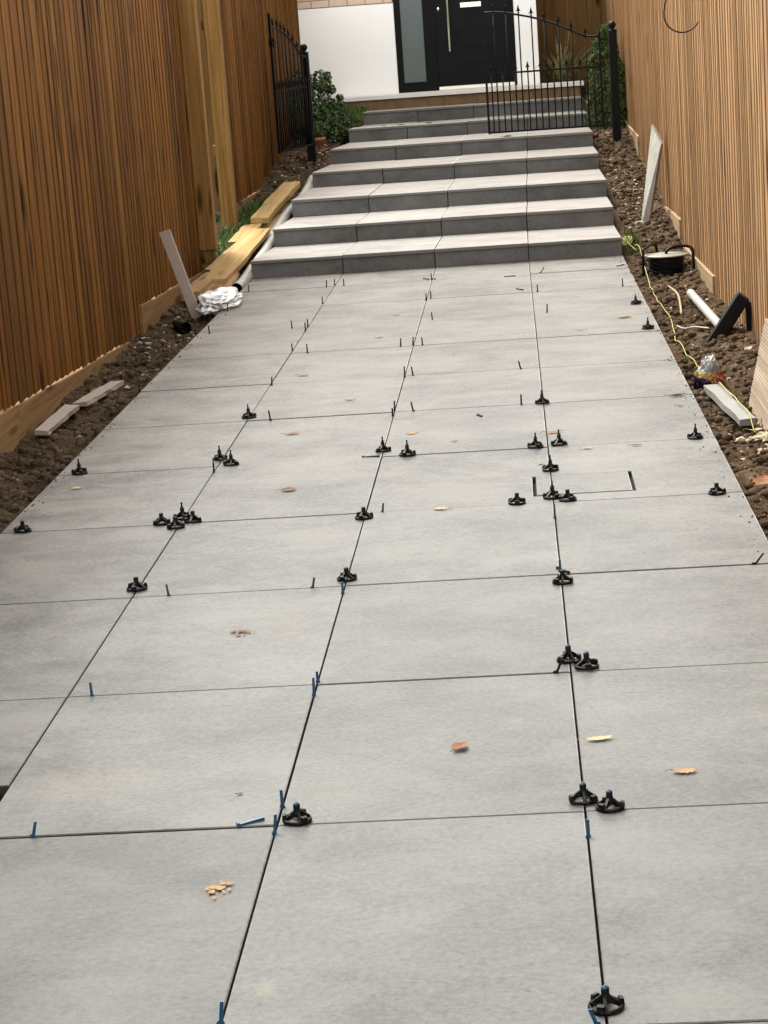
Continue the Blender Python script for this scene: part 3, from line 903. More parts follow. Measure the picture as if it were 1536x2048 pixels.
# ================================================================== LOOSE THINGS
# ---- tile levelling caps
def mat_dusty(name, c):
    t = NT(name)
    p = jitter_vec(t, t.obj(), 9.0)
    n = t.noise(p, 130, 4, .7)
    col = t.mix(t.rng(n, .52, .70, 0, .75), c, (.045, .042, .037))
    t.set(col, t.rng(n, .4, .7, .38, .75), 0, .16)
    return t.m
M_capbl = mat_dusty('dusty_black_plastic', (.0018, .0018, .0019))
def cap_meshes():
    M = {}
    M['rim'] = MB().lathe([(.0255, .000), (.0287, .000), (.0290, .004), (.0272, .0075), (.0250, .0075), (.0243, .003), (.0255, .000)], 24).mesh('rim')
    M['hub'] = MB().lathe([(.0085, .010), (.0080, .016), (.0068, .022), (.0068, .0345), (.0060, .0355), (.0, .0355)], 14).lathe([(0, .0095), (.0085, .010)], 14).mesh('hub')
    sp = MB()
    sp.hexa([(.0055, -.0032, .010), (.0270, -.0036, .002), (.0270, .0036, .002), (.0055, .0032, .010), (.0055, -.0028, .0235), (.0262, -.0032, .0085), (.0262, .0032, .0085), (.0055, .0028, .0235)])
    M['spoke'] = sp.mesh('spoke')
    lg = MB()
    lg.hexa([(.0195, -.0075, .003), (.0295, -.0065, .003), (.0295, .0065, .003), (.0195, .0075, .003), (.0215, -.0065, .0160), (.0285, -.0055, .0150), (.0285, .0055, .0150), (.0215, .0065, .0160)])
    M['lug'] = lg.mesh('lug')
    M['stem'] = MB().lathe([(.0046, .0355), (.0042, .040), (.0026, .0415), (.0024, .0485), (.0034, .0495), (.0030, .0535), (.0, .0540)], 10).mesh('stem')
    M['button'] = MB().lathe([(.0052, .0350), (.0050, .0368), (.0022, .0372), (.0020, .0390), (0, .0392)], 12).mesh('button')
    for k, me in M.items():
        me.materials.append(M_blue if k == 'button' else M_capbl)
    return M
CM = cap_meshes()
CAPS = [
 (.001, -.838, 'B', 'black levelling cap nearest the camera, at bottom edge on the right joint'),
 (-.561, .016, 'B', 'lone black levelling cap right of the middle joint, on the nearest cross joint'),
 (-.001, .053, 'B', 'left one of the two nearest paired black levelling caps, on the right joint'),
 (.048, .006, 'B', 'right one of the two nearest paired black levelling caps, off the joint'),
 (-.002, .987, 'B', 'black levelling cap on right joint with a dark strip leaning at its foot'),
 (.038, .924, 'B', 'black levelling cap touching the right of the cap with leaning dark strip'),
 (-.599, 1.865, 'N', 'black levelling cap on the middle joint with a blue stem just below it'),
 (.002, 1.707, 'N', 'black levelling cap on right joint under a fallen dark stem and blue stem'),
 (-1.199, 1.88, 'N', 'nearest black levelling cap on the left joint'),
 (-.600, 2.623, 'N', 'black levelling cap on middle joint left of a standing blue stem'),
 (-1.204, 2.637, 'N', 'front cap of the cluster of four on the left joint'),
 (-1.260, 2.706, 'N', 'leftmost cap of the cluster of four on the left joint'),
 (-1.200, 2.762, 'S', 'rear spiked cap of the cluster of four on the left joint'),
 (-1.159, 2.71, 'N', 'rightmost cap of the cluster of four on the left joint'),
 (-1.714, 2.704, 'N', 'black levelling cap nearest to the left paving edge, without spike'),
 (-1.707, 3.605, 'S', 'spiked black levelling cap near left paving edge above a tan leaf'),
 (-1.205, 3.716, 'S', 'left one of two spiked caps straddling the left joint, dark strip below it'),
 (-1.149, 3.609, 'S', 'right one of two spiked caps straddling the left joint'),
 (-.599, 3.696, 'S', 'spiked cap on the middle joint above a fallen dark clip'),
 (-.506, 3.596, 'S', 'spiked cap right of the middle joint beside the fallen dark clip'),
 (-.044, 3.607, 'S', 'spiked cap left of the right joint, above the inset drain cover'),
 (.042, 3.627, 'S', 'spiked cap right of the right joint, above the inset drain cover'),
 (.001, 3.192, 'S', 'spiked cap at the far edge of the inset drain cover'),
 (-.002, 2.765, 'S', 'spiked cap on right joint at near edge of the inset drain cover'),
 (.046, 2.716, 'N', 'spikeless cap just right of the drain cover front joint'),
 (-.116, 2.707, 'N', 'spikeless cap left of the inset drain cover'),
 (.515, 2.689, 'N', 'spikeless cap near the right paving edge'),
 (.527, 3.601, 'S', 'spiked cap near right paving edge, level with caps above the drain cover'),
 (-1.198, 4.565, 'S', 'farthest black levelling cap on the left joint'),
 (-.004, 4.497, 'S', 'farthest black levelling cap on the right joint'),
 (.540, 7.32, 'S', 'farthest black levelling cap of all, by the right paving edge'),
 (.541, 6.379, 'S', 'second farthest black levelling cap by the right paving edge')]
rc = random.Random(4)
for (x, y, t, lab) in CAPS:
    c = thing('levelling_cap', lab, 'levelling cap', (x, y, .0015), rc.uniform(0, 6.28), 'black tile levelling caps on the paving')
    sc_ = rc.uniform(.97, 1.04)
    c.scale = (sc_, sc_, sc_)
    c.rotation_euler[0], c.rotation_euler[1] = rc.uniform(-.03, .03), rc.uniform(-.03, .03)
    link('rim', CM['rim'], None, c); link('hub', CM['hub'], None, c)
    for k in range(4): link('spoke', CM['spoke'], None, c, (0, 0, 0), (0, 0, R(90 * k)))
    for k in range(3): link('lug', CM['lug'], None, c, (0, 0, 0), (0, 0, R(120 * k + 45)))
    if t == 'S': link('stem', CM['stem'], None, c)
    if t == 'B': link('button', CM['button'], None, c)

# ---- spacer stems standing in the joints
STEMS = [('k', -1.732, 9.022, .003, .040), ('k', -1.746, 8.122, .004, .043), ('k', -1.722, 7.188, -.002, .043), ('k', -1.247, 8.996, .003, .043), ('k', -1.203, 9.079, 0, .037), ('k', -1.141, 9.017, 0, .040),
 ('k', -1.203, 8.192, 0, .038), ('k', -1.282, 7.202, -.002, .043), ('k', -1.199, 7.071, .001, .045), ('k', -1.201, 7.241, 0, .040), ('k', -1.200, 6.394, -.002, .035), ('k', -1.115, 6.279, -.001, .044), ('k', -1.190, 5.353, .003, .038),
 ('k', -1.100, 4.480, -.005, .041), ('k', -1.792, 5.398, 0, .043), ('k', -.603, 9.039, -.001, .037), ('k', -.575, 8.108, 0, .040), ('k', -.601, 8.051, .002, .037), ('k', -.536, 7.200, -.003, .040), ('k', -.661, 6.297, .003, .041),
 ('k', -.602, 6.330, .003, .039), ('k', -.554, 6.298, -.002, .039), ('k', -.598, 5.369, .001, .047), ('k', -.561, 5.390, -.006, .041), ('k', -.601, 4.527, .003, .041), ('k', -.602, 4.416, 0, .032), ('k', -.521, 4.490, -.009, .039),
 ('k', .032, 8.115, -.001, .040), ('k', .067, 7.190, .003, .047), ('k', -.088, 4.490, 0, .043), ('k', -.083, 5.388, -.009, .038), ('k', .514, 8.120, -.001, .043), ('k', .061, 9.015, .026, .035),
 ('b', -.546, 2.695, .005, .030), ('b', -.600, 1.720, .001, .032), ('b', -1.095, 1.798, -.004, .033), ('b', -.691, 1.798, .008, .030), ('b', -.001, 2.477, 0, .045), ('b', -.001, 1.826, 0, .036), ('b', -1.139, .899, -.001, .034),
 ('b', -1.084, .0, .009, .030), ('b', -.600, .820, .002, .042), ('b', -.599, .921, -.001, .026), ('b', -.599, .099, 0, .036), ('b', -.600, -.042, .005, .038), ('b', .001, -.133, 0, .035), ('b', -.600, -.836, .005, .036),
 ('b', -.014, -.890, -.011, .026), ('k', -1.197, 3.491, .001, .037), ('k', .528, 1.798, .027, .030), ('k', -.036, .899, .017, .032)]
ORD = ['first', 'second', 'third', 'fourth', 'fifth', 'sixth', 'seventh', 'eighth', 'ninth', 'tenth', 'nearest']
seen = {}
for (c, x, y, dx, h) in STEMS:
    k = round(y / .9); n = max(0, min(10, 10 - k))
    if y < -.5: k = -1
    j = min((-1.79, 'left paving edge'), (-1.2, 'left joint'), (-.6, 'middle joint'), (0, 'right joint'), (.6, 'right paving edge'), key=lambda q: abs(q[0] - x))
    off = x - j[0]
    where = ('in' if 'joint' in j[1] else 'at') if abs(off) < .016 else ('left of' if off < 0 else 'right of')
    row = 'below the ' + ORD[n] + ' cross joint' if False else ORD[n] + ' cross joint below the steps'
    if k == -1: row = 'at the bottom of the picture'
    lab = '%s spacer stem %s the %s, %s' % ('blue' if c == 'b' else 'thin black', where, j[1], row)
    seen.setdefault(lab, []).append((c, x, y, dx, h))
for lab, lst in seen.items():
    lst.sort(key=lambda q: q[2])
    for i, (c, x, y, dx, h) in enumerate(lst):
        L = lab if len(lst) == 1 else ('nearer ' if i == 0 else 'farther ') + lab
        t = thing('spacer_stem', L, 'spacer', (x, y, .0005), rc.uniform(-.25, .25), 'broken levelling clip stems on the paving')
        th, w_ = .0011, .0034
        tx = dx
        m_ = M_blue if c == 'b' else M_stem
        MB().hexa([(-w_, -th, -.006), (w_, -th, -.006), (w_, th, -.006), (-w_, th, -.006), (tx - w_ * .85, -th, h), (tx + w_ * .85, -th, h), (tx + w_ * .85, th, h), (tx - w_ * .85, th, h)]).build('strip', m_, t)
        ft = rc.uniform(.005, .008)
        MB().hexa([(-ft, -.002, -.002), (ft, -.002, -.002), (ft, .002, -.002), (-ft, .002, -.002), (-w_ * 1.05, -.0016, .005), (w_ * 1.05, -.0016, .005), (w_ * 1.05, .0016, .005), (-w_ * 1.05, .0016, .005)]).build('foot', m_, t)

FALLEN = [('k', -.15, 8.922, -.09, 8.915, 'black spacer stem lying flat between middle and right joint near lowest step'), ('k', -.081, 8.268, -.048, 8.20, 'black spacer stem lying flat just left of right joint'),
 ('k', .537, 9.09, .578, 9.15, 'black spacer stem lying at the right paving corner by lowest step'), ('k', -.258, 4.303, -.244, 4.27, 'short black plastic scrap lying alone between middle and right joint'),
 ('k', -.664, 3.600, -.607, 3.594, 'fallen black clip on the cross joint left of the middle joint'), ('k', -.65, 9.08, -.618, 9.03, 'black stem lying left of middle joint close to lowest step'),
 ('k', -.600, 9.030, -.575, 9.023, 'black stem lying across the middle joint close to lowest step'), ('k', -.005, 1.855, .023, 1.80, 'bent black stem lying behind a cap on the right joint'),
 ('b', -.673, .006, -.628, .030, 'bright blue spacer stem fallen on the nearest cross joint')]
for (c, x0, y0, x1, y1, lab) in FALLEN:
    d = Vector((x1 - x0, y1 - y0)); L = d.length
    t = thing('fallen_spacer', lab, 'spacer', (x0, y0, .0018), math.atan2(d.y, d.x), 'broken clip stems fallen on the paving')
    m_ = M_blue if c == 'b' else M_stem
    MB().hexa([(0, -.003, 0), (L, -.003, .0), (L, .003, .0), (0, .003, 0), (0, -.003, .003), (L, -.003, .006), (L, .003, .006), (0, .003, .003)]).build('strip', m_, t)
    MB().hexa([(-.006, -.006, 0), (-.0002, -.005, 0), (-.0002, .005, 0), (-.006, .006, 0), (-.006, -.005, .006), (-.0002, -.003, .005), (-.0002, .003, .005), (-.006, .005, .006)]).build('foot', m_, t)

# ---- fallen leaves
def leaf_mesh(kind_, L, rr_):
    # lobed, curled leaf: outline in local xy (length along x), curled in z
    n = 9
    prof = []
    for i in range(n + 1):
        t = i / n
        if kind_ == 'long': w_ = .16 * math.sin(math.pi * min(1, t * 1.02)) ** .8 * (1 + .35 * (i % 2))
        elif kind_ == 'oak': w_ = (.26 * math.sin(math.pi * t) ** .6) * (1.25 if i % 2 else .62)
        else: w_ = .34 * math.sin(math.pi * t) ** .7 * (1 + .18 * rr_.uniform(-1, 1))
        prof.append((t, max(w_, .012)))
    cu = rr_.uniform(.03, .14); cv = rr_.uniform(.10, .45); tw = rr_.uniform(-.4, .4)
    vs_ = []
    for t, w_ in prof:
        zc = cu * (2 * t - 1) ** 2 * L * .55
        for s_ in (-1, -.5, 0, .5, 1):
            ww = w_ * s_
            z = zc + abs(s_) ** 1.5 * cv * w_ * L * (1 if s_ < 0 else .8) + tw * ww * L * .3 + rr_.uniform(-.012, .012) * L
            vs_.append(((t - .5) * L, ww * L, max(0, z) + .002))
    fs = []
    for i in range(n):
        for k in range(4):
            a = i * 5 + k
            fs.append((a, a + 5, a + 6, a + 1))
    mb = MB().add(vs_, fs, False)
    mb.tube([(-.5 * L, 0, .003 + cu * L * .5), (-.62 * L, .03 * L, .004 + cu * L * .6), (-.78 * L, .02 * L, .004)], .0009, 4)
    return mb
LEAVES = [(-.979, 4.152, .060, 'oak', 0, .2, 'orange brown leaf lying alone between left and middle joints'),
 (-1.666, 3.339, .040, 'oval', 3, .1, 'small tan leaf below the spiked cap near left paving edge'),
 (-.250, .398, .048, 'oval', 0, 1.1, 'curled reddish brown leaf on nearest slab row, left of the right joint'),
 (.046, .409, .062, 'long', 3, .3, 'long pale leaf with toothed edge just right of the right joint'),
 (.207, .188, .052, 'oak', 1, .05, 'ragged tan leaf lying right of the nearest paired caps'),
 (-.361, 2.683, .050, 'oak', 3, 3.0, 'pale curled leaf lying on the cross joint right of a blue stem'),
 (-.511, 4.008, .042, 'oval', 1, 2.8, 'small tan leaf above the spiked cap right of middle joint'),
 (-.339, 3.798, .028, 'long', 1, .4, 'tiny tan leaf between the middle joint and drain cover'),
 (-1.069, 5.572, .050, 'oak', 0, 0.0, 'small orange leaf with stalk right of the left joint'),
 (-.807, 4.830, .045, 'long', 2, 2.7, 'narrow brown leaf midway between left and middle joints'),
 (.454, 6.813, .075, 'oak', 3, .1, 'pale ragged leaf between the two far right caps'),
 (.214, 6.453, .048, 'long', 1, 2.8, 'thin tan leaf on the slab right of the right joint, far up'),
 (-.781, 6.623, .042, 'long', 2, .2, 'dull brown leaf left of the middle joint, far up'),
 (-.733, 7.439, .042, 'long', 0, .3, 'slender reddish leaf left of the middle joint near the steps'),
 (.533, 4.485, .075, 'long', 2, .2, 'long dark brown leaf near the right paving edge'),
 (-.887, 3.102, .055, 'oval', 2, .1, 'brown leaf scrap on a stain between left and middle joints'),
 (.028, 3.861, .070, 'long', 0, .2, 'reddish twig like leaf crossing the right joint'),
 (.139, 3.525, .042, 'long', 3, .05, 'pale leaf on the cross joint above the drain cover'),
 (.313, 3.528, .042, 'long', 2, .1, 'grey brown leaf on cross joint right of the drain cover caps'),
 (-.030, 3.308, .025, 'oval', 1, 0, 'tiny leaf left of the cap behind the drain cover'),
 (.525, 4.261, .030, 'oval', 2, 0, 'tiny brown leaf by right paving edge under a longer one'),
 (-.694, .179, .014, 'oval', 2, .5, 'brown leaf crumb left of a blue stem on the nearest slab row')]
rl = random.Random(31)
for (x, y, L, kd, mi, rz, lab) in LEAVES:
    o = leaf_mesh(kd, L, rl).build('fallen_leaf', M_leaf[mi], None, (x, y, .001), (0, 0, rz + rl.uniform(-.15, .15)))
    tag(o, lab, 'leaf', 'dead leaves on the paving')
def leaf_bits(label, cx, cy, sx, sy, n, mat, seed):
    r_ = random.Random(seed); mb = MB()
    for _ in range(n):
        x, y = r_.gauss(0, sx), r_.gauss(0, sy); a = r_.uniform(0, 6.28); q = r_.uniform(.003, .009)
        vv = []
        for k in range(5):
            an = a + k * 1.2566 + r_.uniform(-.3, .3); qq = q * r_.uniform(.5, 1.2)
            vv.append((x + math.cos(an) * qq, y + math.sin(an) * qq, .0012 + r_.uniform(0, .002)))
        mb.add(vv, [(0, 1, 2, 3, 4)])
    tag(mb.build('crushed_leaf', mat, None, (cx, cy, .001)), label, 'leaf', 'crushed leaf remains on the paving')
leaf_bits('crushed brown leaf remains on the nearest slab left of the middle joint', -.675, -.31, .020, .020, 17, M_leaf[1], 1)
leaf_bits('dark trodden leaf remains between the left and middle joints', -.84, 1.38, .015, .013, 22, M_leaf[2], 2)
TOPL = [(-1.12, 16.62, .633, .085, 'oval', 0, 'orange leaf clump on second tread from the top'), (-1.27, 16.6, .632, .06, 'oak', 0, 'flat orange leaf left of the leaf clump near the top of the steps'),
        (-.84, 16.58, .632, .07, 'oak', 0, 'orange leaf right of the leaf clump near the top of the steps'), (-.10, 14.98, .535, .09, 'oval', 2, 'dark red leaf under the shut iron gate')]
for (x, y, z, L, kd, mi, lab) in TOPL:
    o = leaf_mesh(kd, L, rl).build('fallen_leaf', M_leaf[mi], None, (x, y, z - .015), (0, 0, rl.uniform(-1, 1)))
    o.scale = (1, 1, 1.6)
    tag(o, lab, 'leaf', 'dead leaves on the steps')
SOILL = [(-2.00, 6.66, 0, .11, 'orange leaf on the soil beside left fence'), (-2.06, 5.72, 0, .09, 'reddish leaf behind the tile strips at left fence'), (.69, 4.10, 1, .10, 'yellow tan leaf on soil beside the right concrete strip'),
         (.70, 3.06, 0, .09, 'brown leaf on the soil at right frame edge, upper of two'), (.685, 2.90, 0, .085, 'reddish leaf on the soil at right frame edge, lower of two'), (.775, 3.84, 1, .10, 'yellow leaf beside pale chippings at the right'),
         (-1.80, 15.9, 0, .10, 'orange leaf on soil near the terracotta pot'), (.75, 14.7, 1, .12, 'pale leaf on soil between steps and the right gate post'), (.74, 12.2, 3, .10, 'pale leaf on soil right of the middle steps')]
for (x, y, mi, L, lab) in SOILL:
    o = leaf_mesh('oak', L, rl).build('fallen_leaf', M_leaf[mi], None, (x, y, max(soil_z(x + a, y + b, 1 if x > 0 else -1) for a in (-.03, 0, .03) for b in (-.03, 0, .03)) + .010), (rl.uniform(-.3, .3), rl.uniform(-.3, .3), rl.uniform(0, 6)))
    tag(o, lab, 'leaf', 'dead leaves on the soil')

# ---- left side: offcuts, leaning strip, timber, bag, pipe
def flat_strip(label, a, b, w_, t, mat, roll=0.0, seed=1, name='tile_offcut'):
    return plank(name, a, b, w_, t, mat, label, 'offcut', None, .004, roll, seed)
flat_strip('pale tile strip lying on soil by left fence, nearer of two', (-2.075, 4.63, -.012), (-2.06, 5.19, -.004), .062, .02, M_off, .08, 2)
flat_strip('pale tile strip lying on soil by left fence, farther of two', (-2.035, 5.24, -.004), (-1.975, 5.83, -.010), .07, .02, M_off, -.05, 3)
ls = MB()
ls.hexa([(-1.969, 8.28, -.10), (-1.906, 8.28, -.10), (-1.906, 8.305, -.10), (-1.969, 8.305, -.10), (-2.156, 8.44, .443), (-2.090, 8.44, .458), (-2.090, 8.465, .458), (-2.156, 8.465, .443)])
o = tag(fix(ls.build('leaning_strip', M_off)), 'pale tile strip leaning upright against the left fence', 'offcut')
bev = o.modifiers.new('edge', 'BEVEL'); bev.width = .003; bev.segments = 1
plank('timber_plank', (-1.978, 9.36, .052), (-1.885, 11.12, .200), .155, .036, M_pine, 'broad yellow pine plank beside the lowest steps', 'plank', None, .007, .04, 4)
plank('timber_plank', (-1.925, 11.46, .245), (-1.805, 12.85, .400), .13, .040, M_pine, 'yellow pine plank higher up beside the steps', 'plank', None, .005, .05, 5)
plank('timber_plank', (-1.87, 11.25, .145), (-1.80, 12.50, .262), .13, .03, M_pine2, 'weathered brown board under the higher pine plank', 'plank', None, .005, 0, 6)
plank('timber_plank', (-2.075, 8.92, .035), (-2.025, 9.86, .062), .115, .055, M_pine2, 'short brown timber behind the white plastic bag', 'plank', None, .004, 0, 7)
plank('timber_plank', (-2.03, 10.9, .135), (-1.97, 11.48, .205), .12, .02, M_pine, 'short split pine offcut beside the far end of the broad plank', 'plank', None, .008, .03, 8)
plank('timber_plank', (-1.99, 8.95, .00), (-1.94, 9.7, .03), .10, .03, M_pine2, 'thin brown batten under the end of the broad plank', 'plank', None, .006, .1, 9)
plank('timber_lath', (-2.075, 9.75, .075), (-1.955, 11.05, .165), .05, .018, M_pine2, 'narrow weathered lath along the fence side of the broad plank', 'lath', None, .005, .15, 14)
plank('timber_lath', (-1.885, 9.05, .010), (-1.90, 9.75, .045), .045, .02, M_pine2, 'short brown lath poking out behind the white bag', 'lath', None, .005, -.1, 15)
pp = []
for i in range(15):
    t = i / 14
    y = 9.25 + t * 4.5
    pp.append((-1.835 + .10 * t + .012 * math.sin(t * 9), y, -.005 + max(0, y - 9.5) * .083 + .01 * math.sin(t * 13)))
t = thing('drain_pipe', 'white plastic pipe running up the left flank of the steps', 'pipe', pp[0])
MB().tube([Vector(q) - Vector(pp[0]) for q in pp], .037, 12, False).build('pipe_wall', M_white, t)
MB().tube([Vector(q) - Vector(pp[0]) for q in pp], .033, 12, False).build('pipe_bore', M_bed, t)

def crumple(name, c, size, mat, seed, sub=4, amp=.45, label='', cat='', fn=None, rot=(0, 0, 0), fold=.35):
    bm = bmesh.new()
    bmesh.ops.create_icosphere(bm, subdivisions=sub, radius=1)
    for v in bm.verts:
        p_ = v.co.copy()
        r1 = noise.noise(p_ * 1.6 + Vector((seed, 0, 0)))
        r2 = abs(noise.noise(p_ * 3.3 + Vector((0, seed, 0))))
        r3 = abs(noise.noise(p_ * 7 + Vector((0, 0, seed))))
        k = 1 + amp * (r1 * .9 - r2 * 1.1 + .2) - amp * fold * r3
        v.co = p_ * k
        if fn: v.co = fn(v.co)
        v.co = Vector((v.co.x * size[0], v.co.y * size[1], max(v.co.z, -.75) * size[2]))
    me = bpy.data.meshes.new(name); bm.to_mesh(me); bm.free()
    me.polygons.foreach_set('use_smooth', [True] * len(me.polygons))
    o = link(name, me, mat, None, c, rot)
    return tag(o, label, cat)
crumple('plastic_bag', (-1.815, 8.33, .036), (.120, .28, .060), M_bag, 3.1, 5, .42, 'crumpled white plastic bag at the left paving edge', 'bag',
        lambda v: Vector((v.x + .25 * v.y, v.y, v.z * (1 - .35 * v.x))), (0, 0, 0), .08)
tag(MB().tube([(-2.02, 7.96, -.045), (-1.955, 7.86, -.05)], .036, 14, False).tube([(-2.02, 7.96, -.045), (-1.955, 7.86, -.05)], .030, 14, False).build('pipe_offcut', M_rub), 'short black pipe offcut on soil below the leaning strip', 'pipe')

# ---- right side
fx = MB()
fx.add([(.800, 11.10, .02), (.852, 11.10, .015), (.972, 11.16, .600), (.930, 11.42, .722), (.806, 11.17, .02), (.870, 11.17, .015), (.992, 11.22, .600), (.948, 11.48, .722)],
       [(0, 1, 2, 3), (7, 6, 5, 4), (0, 4, 5, 1), (1, 5, 6, 2), (2, 6, 7, 3), (3, 7, 4, 0)])
o = tag(fix(fx.build('leaning_board', mat_wood('whitened_board', (.20, .19, .17), (.31, .30, .27), (.42, .41, .38), knots=.3, dirt=.3))), 'whitish board leaning against right fence beside the middle steps', 'board')
o = tag(crumple('broken_tile', (.795, 10.95, .075), (.05, .05, .02), M_off2, 5.5, 2, .3, 'small white tile shard on soil at foot of the whitish board', 'tile shard'), 'small white tile shard on soil at foot of the whitish board', 'tile shard')

reel = thing('cable_reel', 'black cable reel in tubular frame on soil beside lowest step', 'cable reel', (.828, 9.02, -.095))
coil = MB().lathe([(.06, .012)] + [q for k in range(9) for q in ((.098 + .004 * (k % 3), .014 + k * .0145), (.110 + .004 * (k % 2), .021 + k * .0145))] + [(.098, .146), (.05, .147)], 36)
coil.build('cable_coil', M_cable, reel)
MB().lathe([(0, .0), (.122, .0), (.124, .006), (.122, .011), (0, .0115)], 36).build('flange', M_rub, reel)
MB().lathe([(0, .150), (.130, .150), (.133, .153), (.133, .158), (.129, .160), (.05, .162), (0, .162)], 40).build('flange', M_disc, reel)
def arc(pts, r, name, mat, par):   # smoothed tube
    P_ = [Vector(q) for q in pts]
    out = []
    for i in range(len(P_) - 1):
        p0, p1, p2, p3 = P_[max(i - 1, 0)], P_[i], P_[i + 1], P_[min(i + 2, len(P_) - 1)]
        for k in range(6):
            t = k / 6
            out.append(.5 * ((2 * p1) + (p2 - p0) * t + (2 * p0 - 5 * p1 + 4 * p2 - p3) * t * t + (3 * p1 - p0 - 3 * p2 + p3) * t ** 3))
    out.append(P_[-1])
    return MB().tube(out, r, 8).build(name, mat, par)
arc([(-.142, -.03, -.01), (-.142, -.03, .09), (-.140, -.02, .185), (-.125, .03, .198), (-.06, .20, .205), (-.04, .24, .16), (-.04, .24, .0)], .0085, 'frame_tube', M_iron, reel)
arc([(.0, .0, .16), (.004, 0, .178), (.03, .02, .192), (.08, .05, .198), (.135, .05, .195), (.160, .03, .175), (.163, .0, .10), (.163, -.01, -.01)], .0095, 'handle_tube', M_iron, reel)
for k, (a0, z0, z1) in enumerate(((3.4, .135, .07), (3.3, .085, .03), (3.6, .055, .018))):
    pts = [(math.cos(a0 + q * .24) * .119, math.sin(a0 + q * .24) * .119, z0 + (z1 - z0) * q / 9) for q in range(10)]
    MB().tube(pts, .0045, 6).build('loose_turn', M_rub, reel)
arc([(.13, -.03, .155), (.155, -.06, .13), (.158, -.08, .07), (.13, -.1, .02)], .004, 'plug_lead', M_rub, reel)

tag(MB().tube([(.868, 7.80, -.022), (.905, 6.15, -.022)], .023, 14, False).tube([(.868, 7.80, -.022), (.905, 6.15, -.022)], .020, 14, False).build('plastic_pipe', M_white), 'short white plastic pipe on soil along the right fence', 'pipe')
bb = MB()
bb.hexa([(.772, 6.02, -.045), (.822, 6.02, -.098), (.838, 6.12, -.098), (.790, 6.12, -.045), (.955, 6.15, .178), (1.012, 6.15, .140), (1.012, 6.24, .140), (.965, 6.24, .178)])
o = tag(fix(bb.build('rubber_bar', M_rub)), 'black rubber bar leaning on the right fence over white pipe', 'bar')
o.modifiers.new('edge', 'BEVEL').width = .006
tag(MB().box((.992, 6.145, -.08), (1.014, 6.17, .130)).build('shadow_strip', M_rub), 'dark upright strip standing in for shadow behind the leaning rubber bar', 'strip')  # dark strip added in place of the shadowed slot behind the bar
pk = crumple('snack_packet', (.690, 4.86, -.045), (.060, .035, .088), M_packet, 12.4, 5, .34, 'crumpled shiny purple and yellow snack packet on the soil', 'packet',
             lambda v: Vector((v.x * (1.05 - .35 * max(v.z, 0)), v.y, v.z + .55)), (0, R(6), R(10)))
plank('concrete_strip', (.695, 4.78, -.012), (.752, 3.96, -.008), .062, .026, M_off2, 'grey concrete strip on soil below the snack packet', 'offcut', None, .004, 0, 12)
# grooved decking boards on edge, leaning on the fence
def decking(x0, z0, x1, z1, y0, y1, label, seed):
    a = Vector((x0, 0, z0)); b = Vector((x1, 0, z1)); d = b - a; n = Vector((d.z, 0, -d.x)).normalized()
    mb = MB(); k = 22; prof = []
    for i in range(k + 1):
        t = i / k
        prof.append(a + d * t - n * (.0013 if (i % 2 and 1 < i < k - 1) else 0))
    back = [a - n * .026 + d * (1 - i / 3) for i in range(4)]
    pol = prof + back
    mb.prism([(q.x, q.z) for q in pol], y0, y1)
    return tag(fix(mb.build('decking_board', M_deck)), label, 'decking', 'grooved decking boards at right fence')
M_deck = mat_wood('grey_decking', (.16, .125, .085), (.24, .19, .135), (.31, .25, .185), axis=1, knots=.15, tone=.08, dirt=.2)
# n points away from fence so the grooves face the path
decking(.884, .295, .851, .157, 2.2, 4.45, 'topmost grooved decking board leaning at right frame edge', 1)
decking(.850, .150, .817, .012, 2.2, 4.44, 'middle grooved decking board leaning at right frame edge', 2)
decking(.816, .006, .795, -.095, 2.2, 4.43, 'lowest grooved decking board leaning at right frame edge', 3)
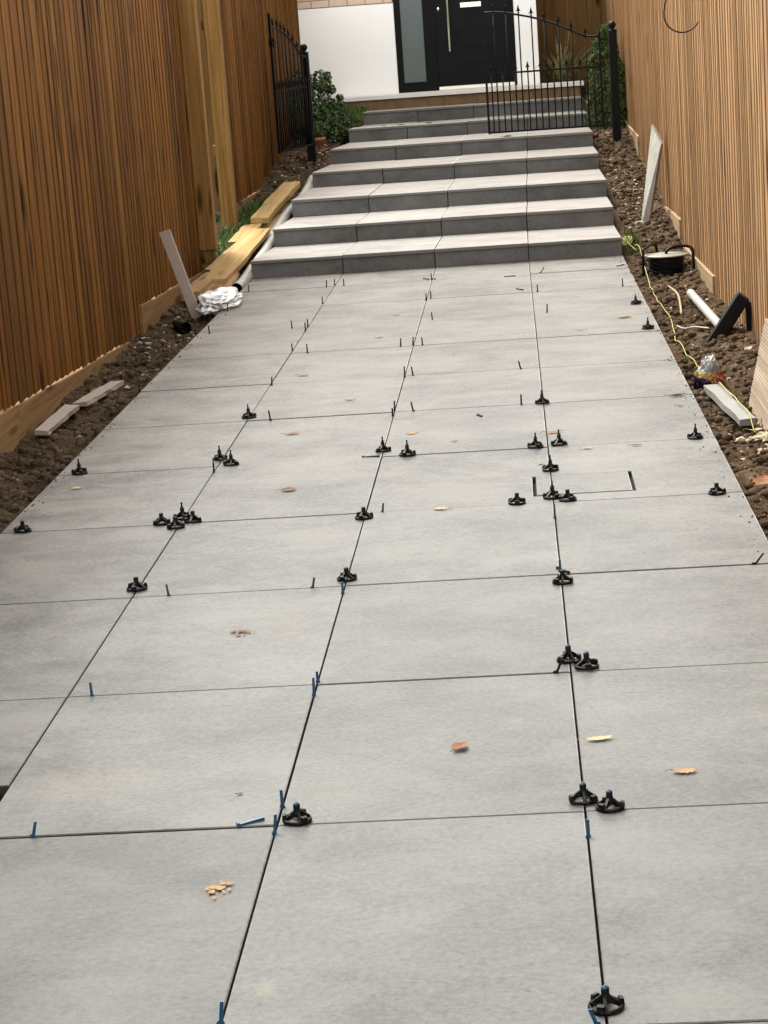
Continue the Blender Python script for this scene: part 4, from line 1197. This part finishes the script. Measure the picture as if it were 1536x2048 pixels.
# yellow string line, twig, thin cable, wire loop
sp = [(.655, 10.15, .035), (.690, 9.80, .02), (.672, 9.60, .07), (.684, 9.30, .09), (.692, 9.10, .02), (.690, 8.57, -.04)] + [(x, y, None) for x, y in ((.683, 7.767), (.698, 7.243), (.688, 6.774), (.663, 6.233), (.671, 5.944), (.686, 5.711), (.698, 5.419), (.725, 4.95), (.721, 4.701), (.745, 4.35), (.757, 4.11), (.768, 3.874), (.791, 3.667), (.82, 3.3))]
def soil_top(x, y, side=1):        # highest crumb around a point
    return max(soil_z(x + a, y + b, side) for a in (-.03, 0, .03) for b in (-.05, 0, .05))
sq = sp[:6]
for (x0, y0, _), (x1, y1, _) in zip(sp[5:], sp[6:]):
    n_ = max(2, int(abs(y1 - y0) / .16))
    for q in range(1, n_ + 1):
        x, y = x0 + (x1 - x0) * q / n_ + .008 * noise.noise((y0 + q, 1, 1)), y0 + (y1 - y0) * q / n_
        sq.append((x, y, .006 if 3.95 < y < 4.78 else max(soil_top(x, y) + .008, -.05)))
sp = sq
o = arc(sp, .0022, 'string_line', M_string, None); tag(o, 'yellow string line trailing along the soil on the right', 'string')
hank = []
rh = random.Random(2)
for k in range(60):
    a = k * .55
    hank.append((.655 + .030 * math.cos(a) * rh.uniform(.5, 1.2), 10.15 + .11 * math.sin(a) * rh.uniform(.5, 1.2), .045 + .02 * math.sin(a * 1.7)))
tag(MB().tube(hank, .0026, 5).build('string_hank', M_string), 'tangled yellow string bundle beside the right end of lowest step', 'string')
tw = [(.793, 8.436), (.808, 7.964), (.787, 7.502), (.756, 7.059)]
tag(arc([(x, y, soil_top(x, y) + .012) for x, y in tw], .006, 'twig', M_twig, None), 'crooked brown twig on soil in front of cable reel', 'twig')
wc = [(.708, 6.711), (.73, 6.525), (.769, 6.406), (.83, 6.32)]
tag(arc([(x, y, soil_top(x, y) + .012) for x, y in wc], .0042, 'thin_cable', M_white, None), 'thin whitish cable on soil below the black bar', 'cable')
lp = []
for k in range(26):
    a = R(-28 - k * 12.3)
    lp.append((.905 + .098 * math.cos(a), 8.12 + .01 * math.cos(a * 2), 1.475 + .098 * math.sin(a) * (1.0 if math.sin(a) < 0 else 1.7)))
tag(MB().tube(lp, .0042, 8).build('cable_loop', M_cable), 'loop of black cable hanging out from the right fence', 'cable')
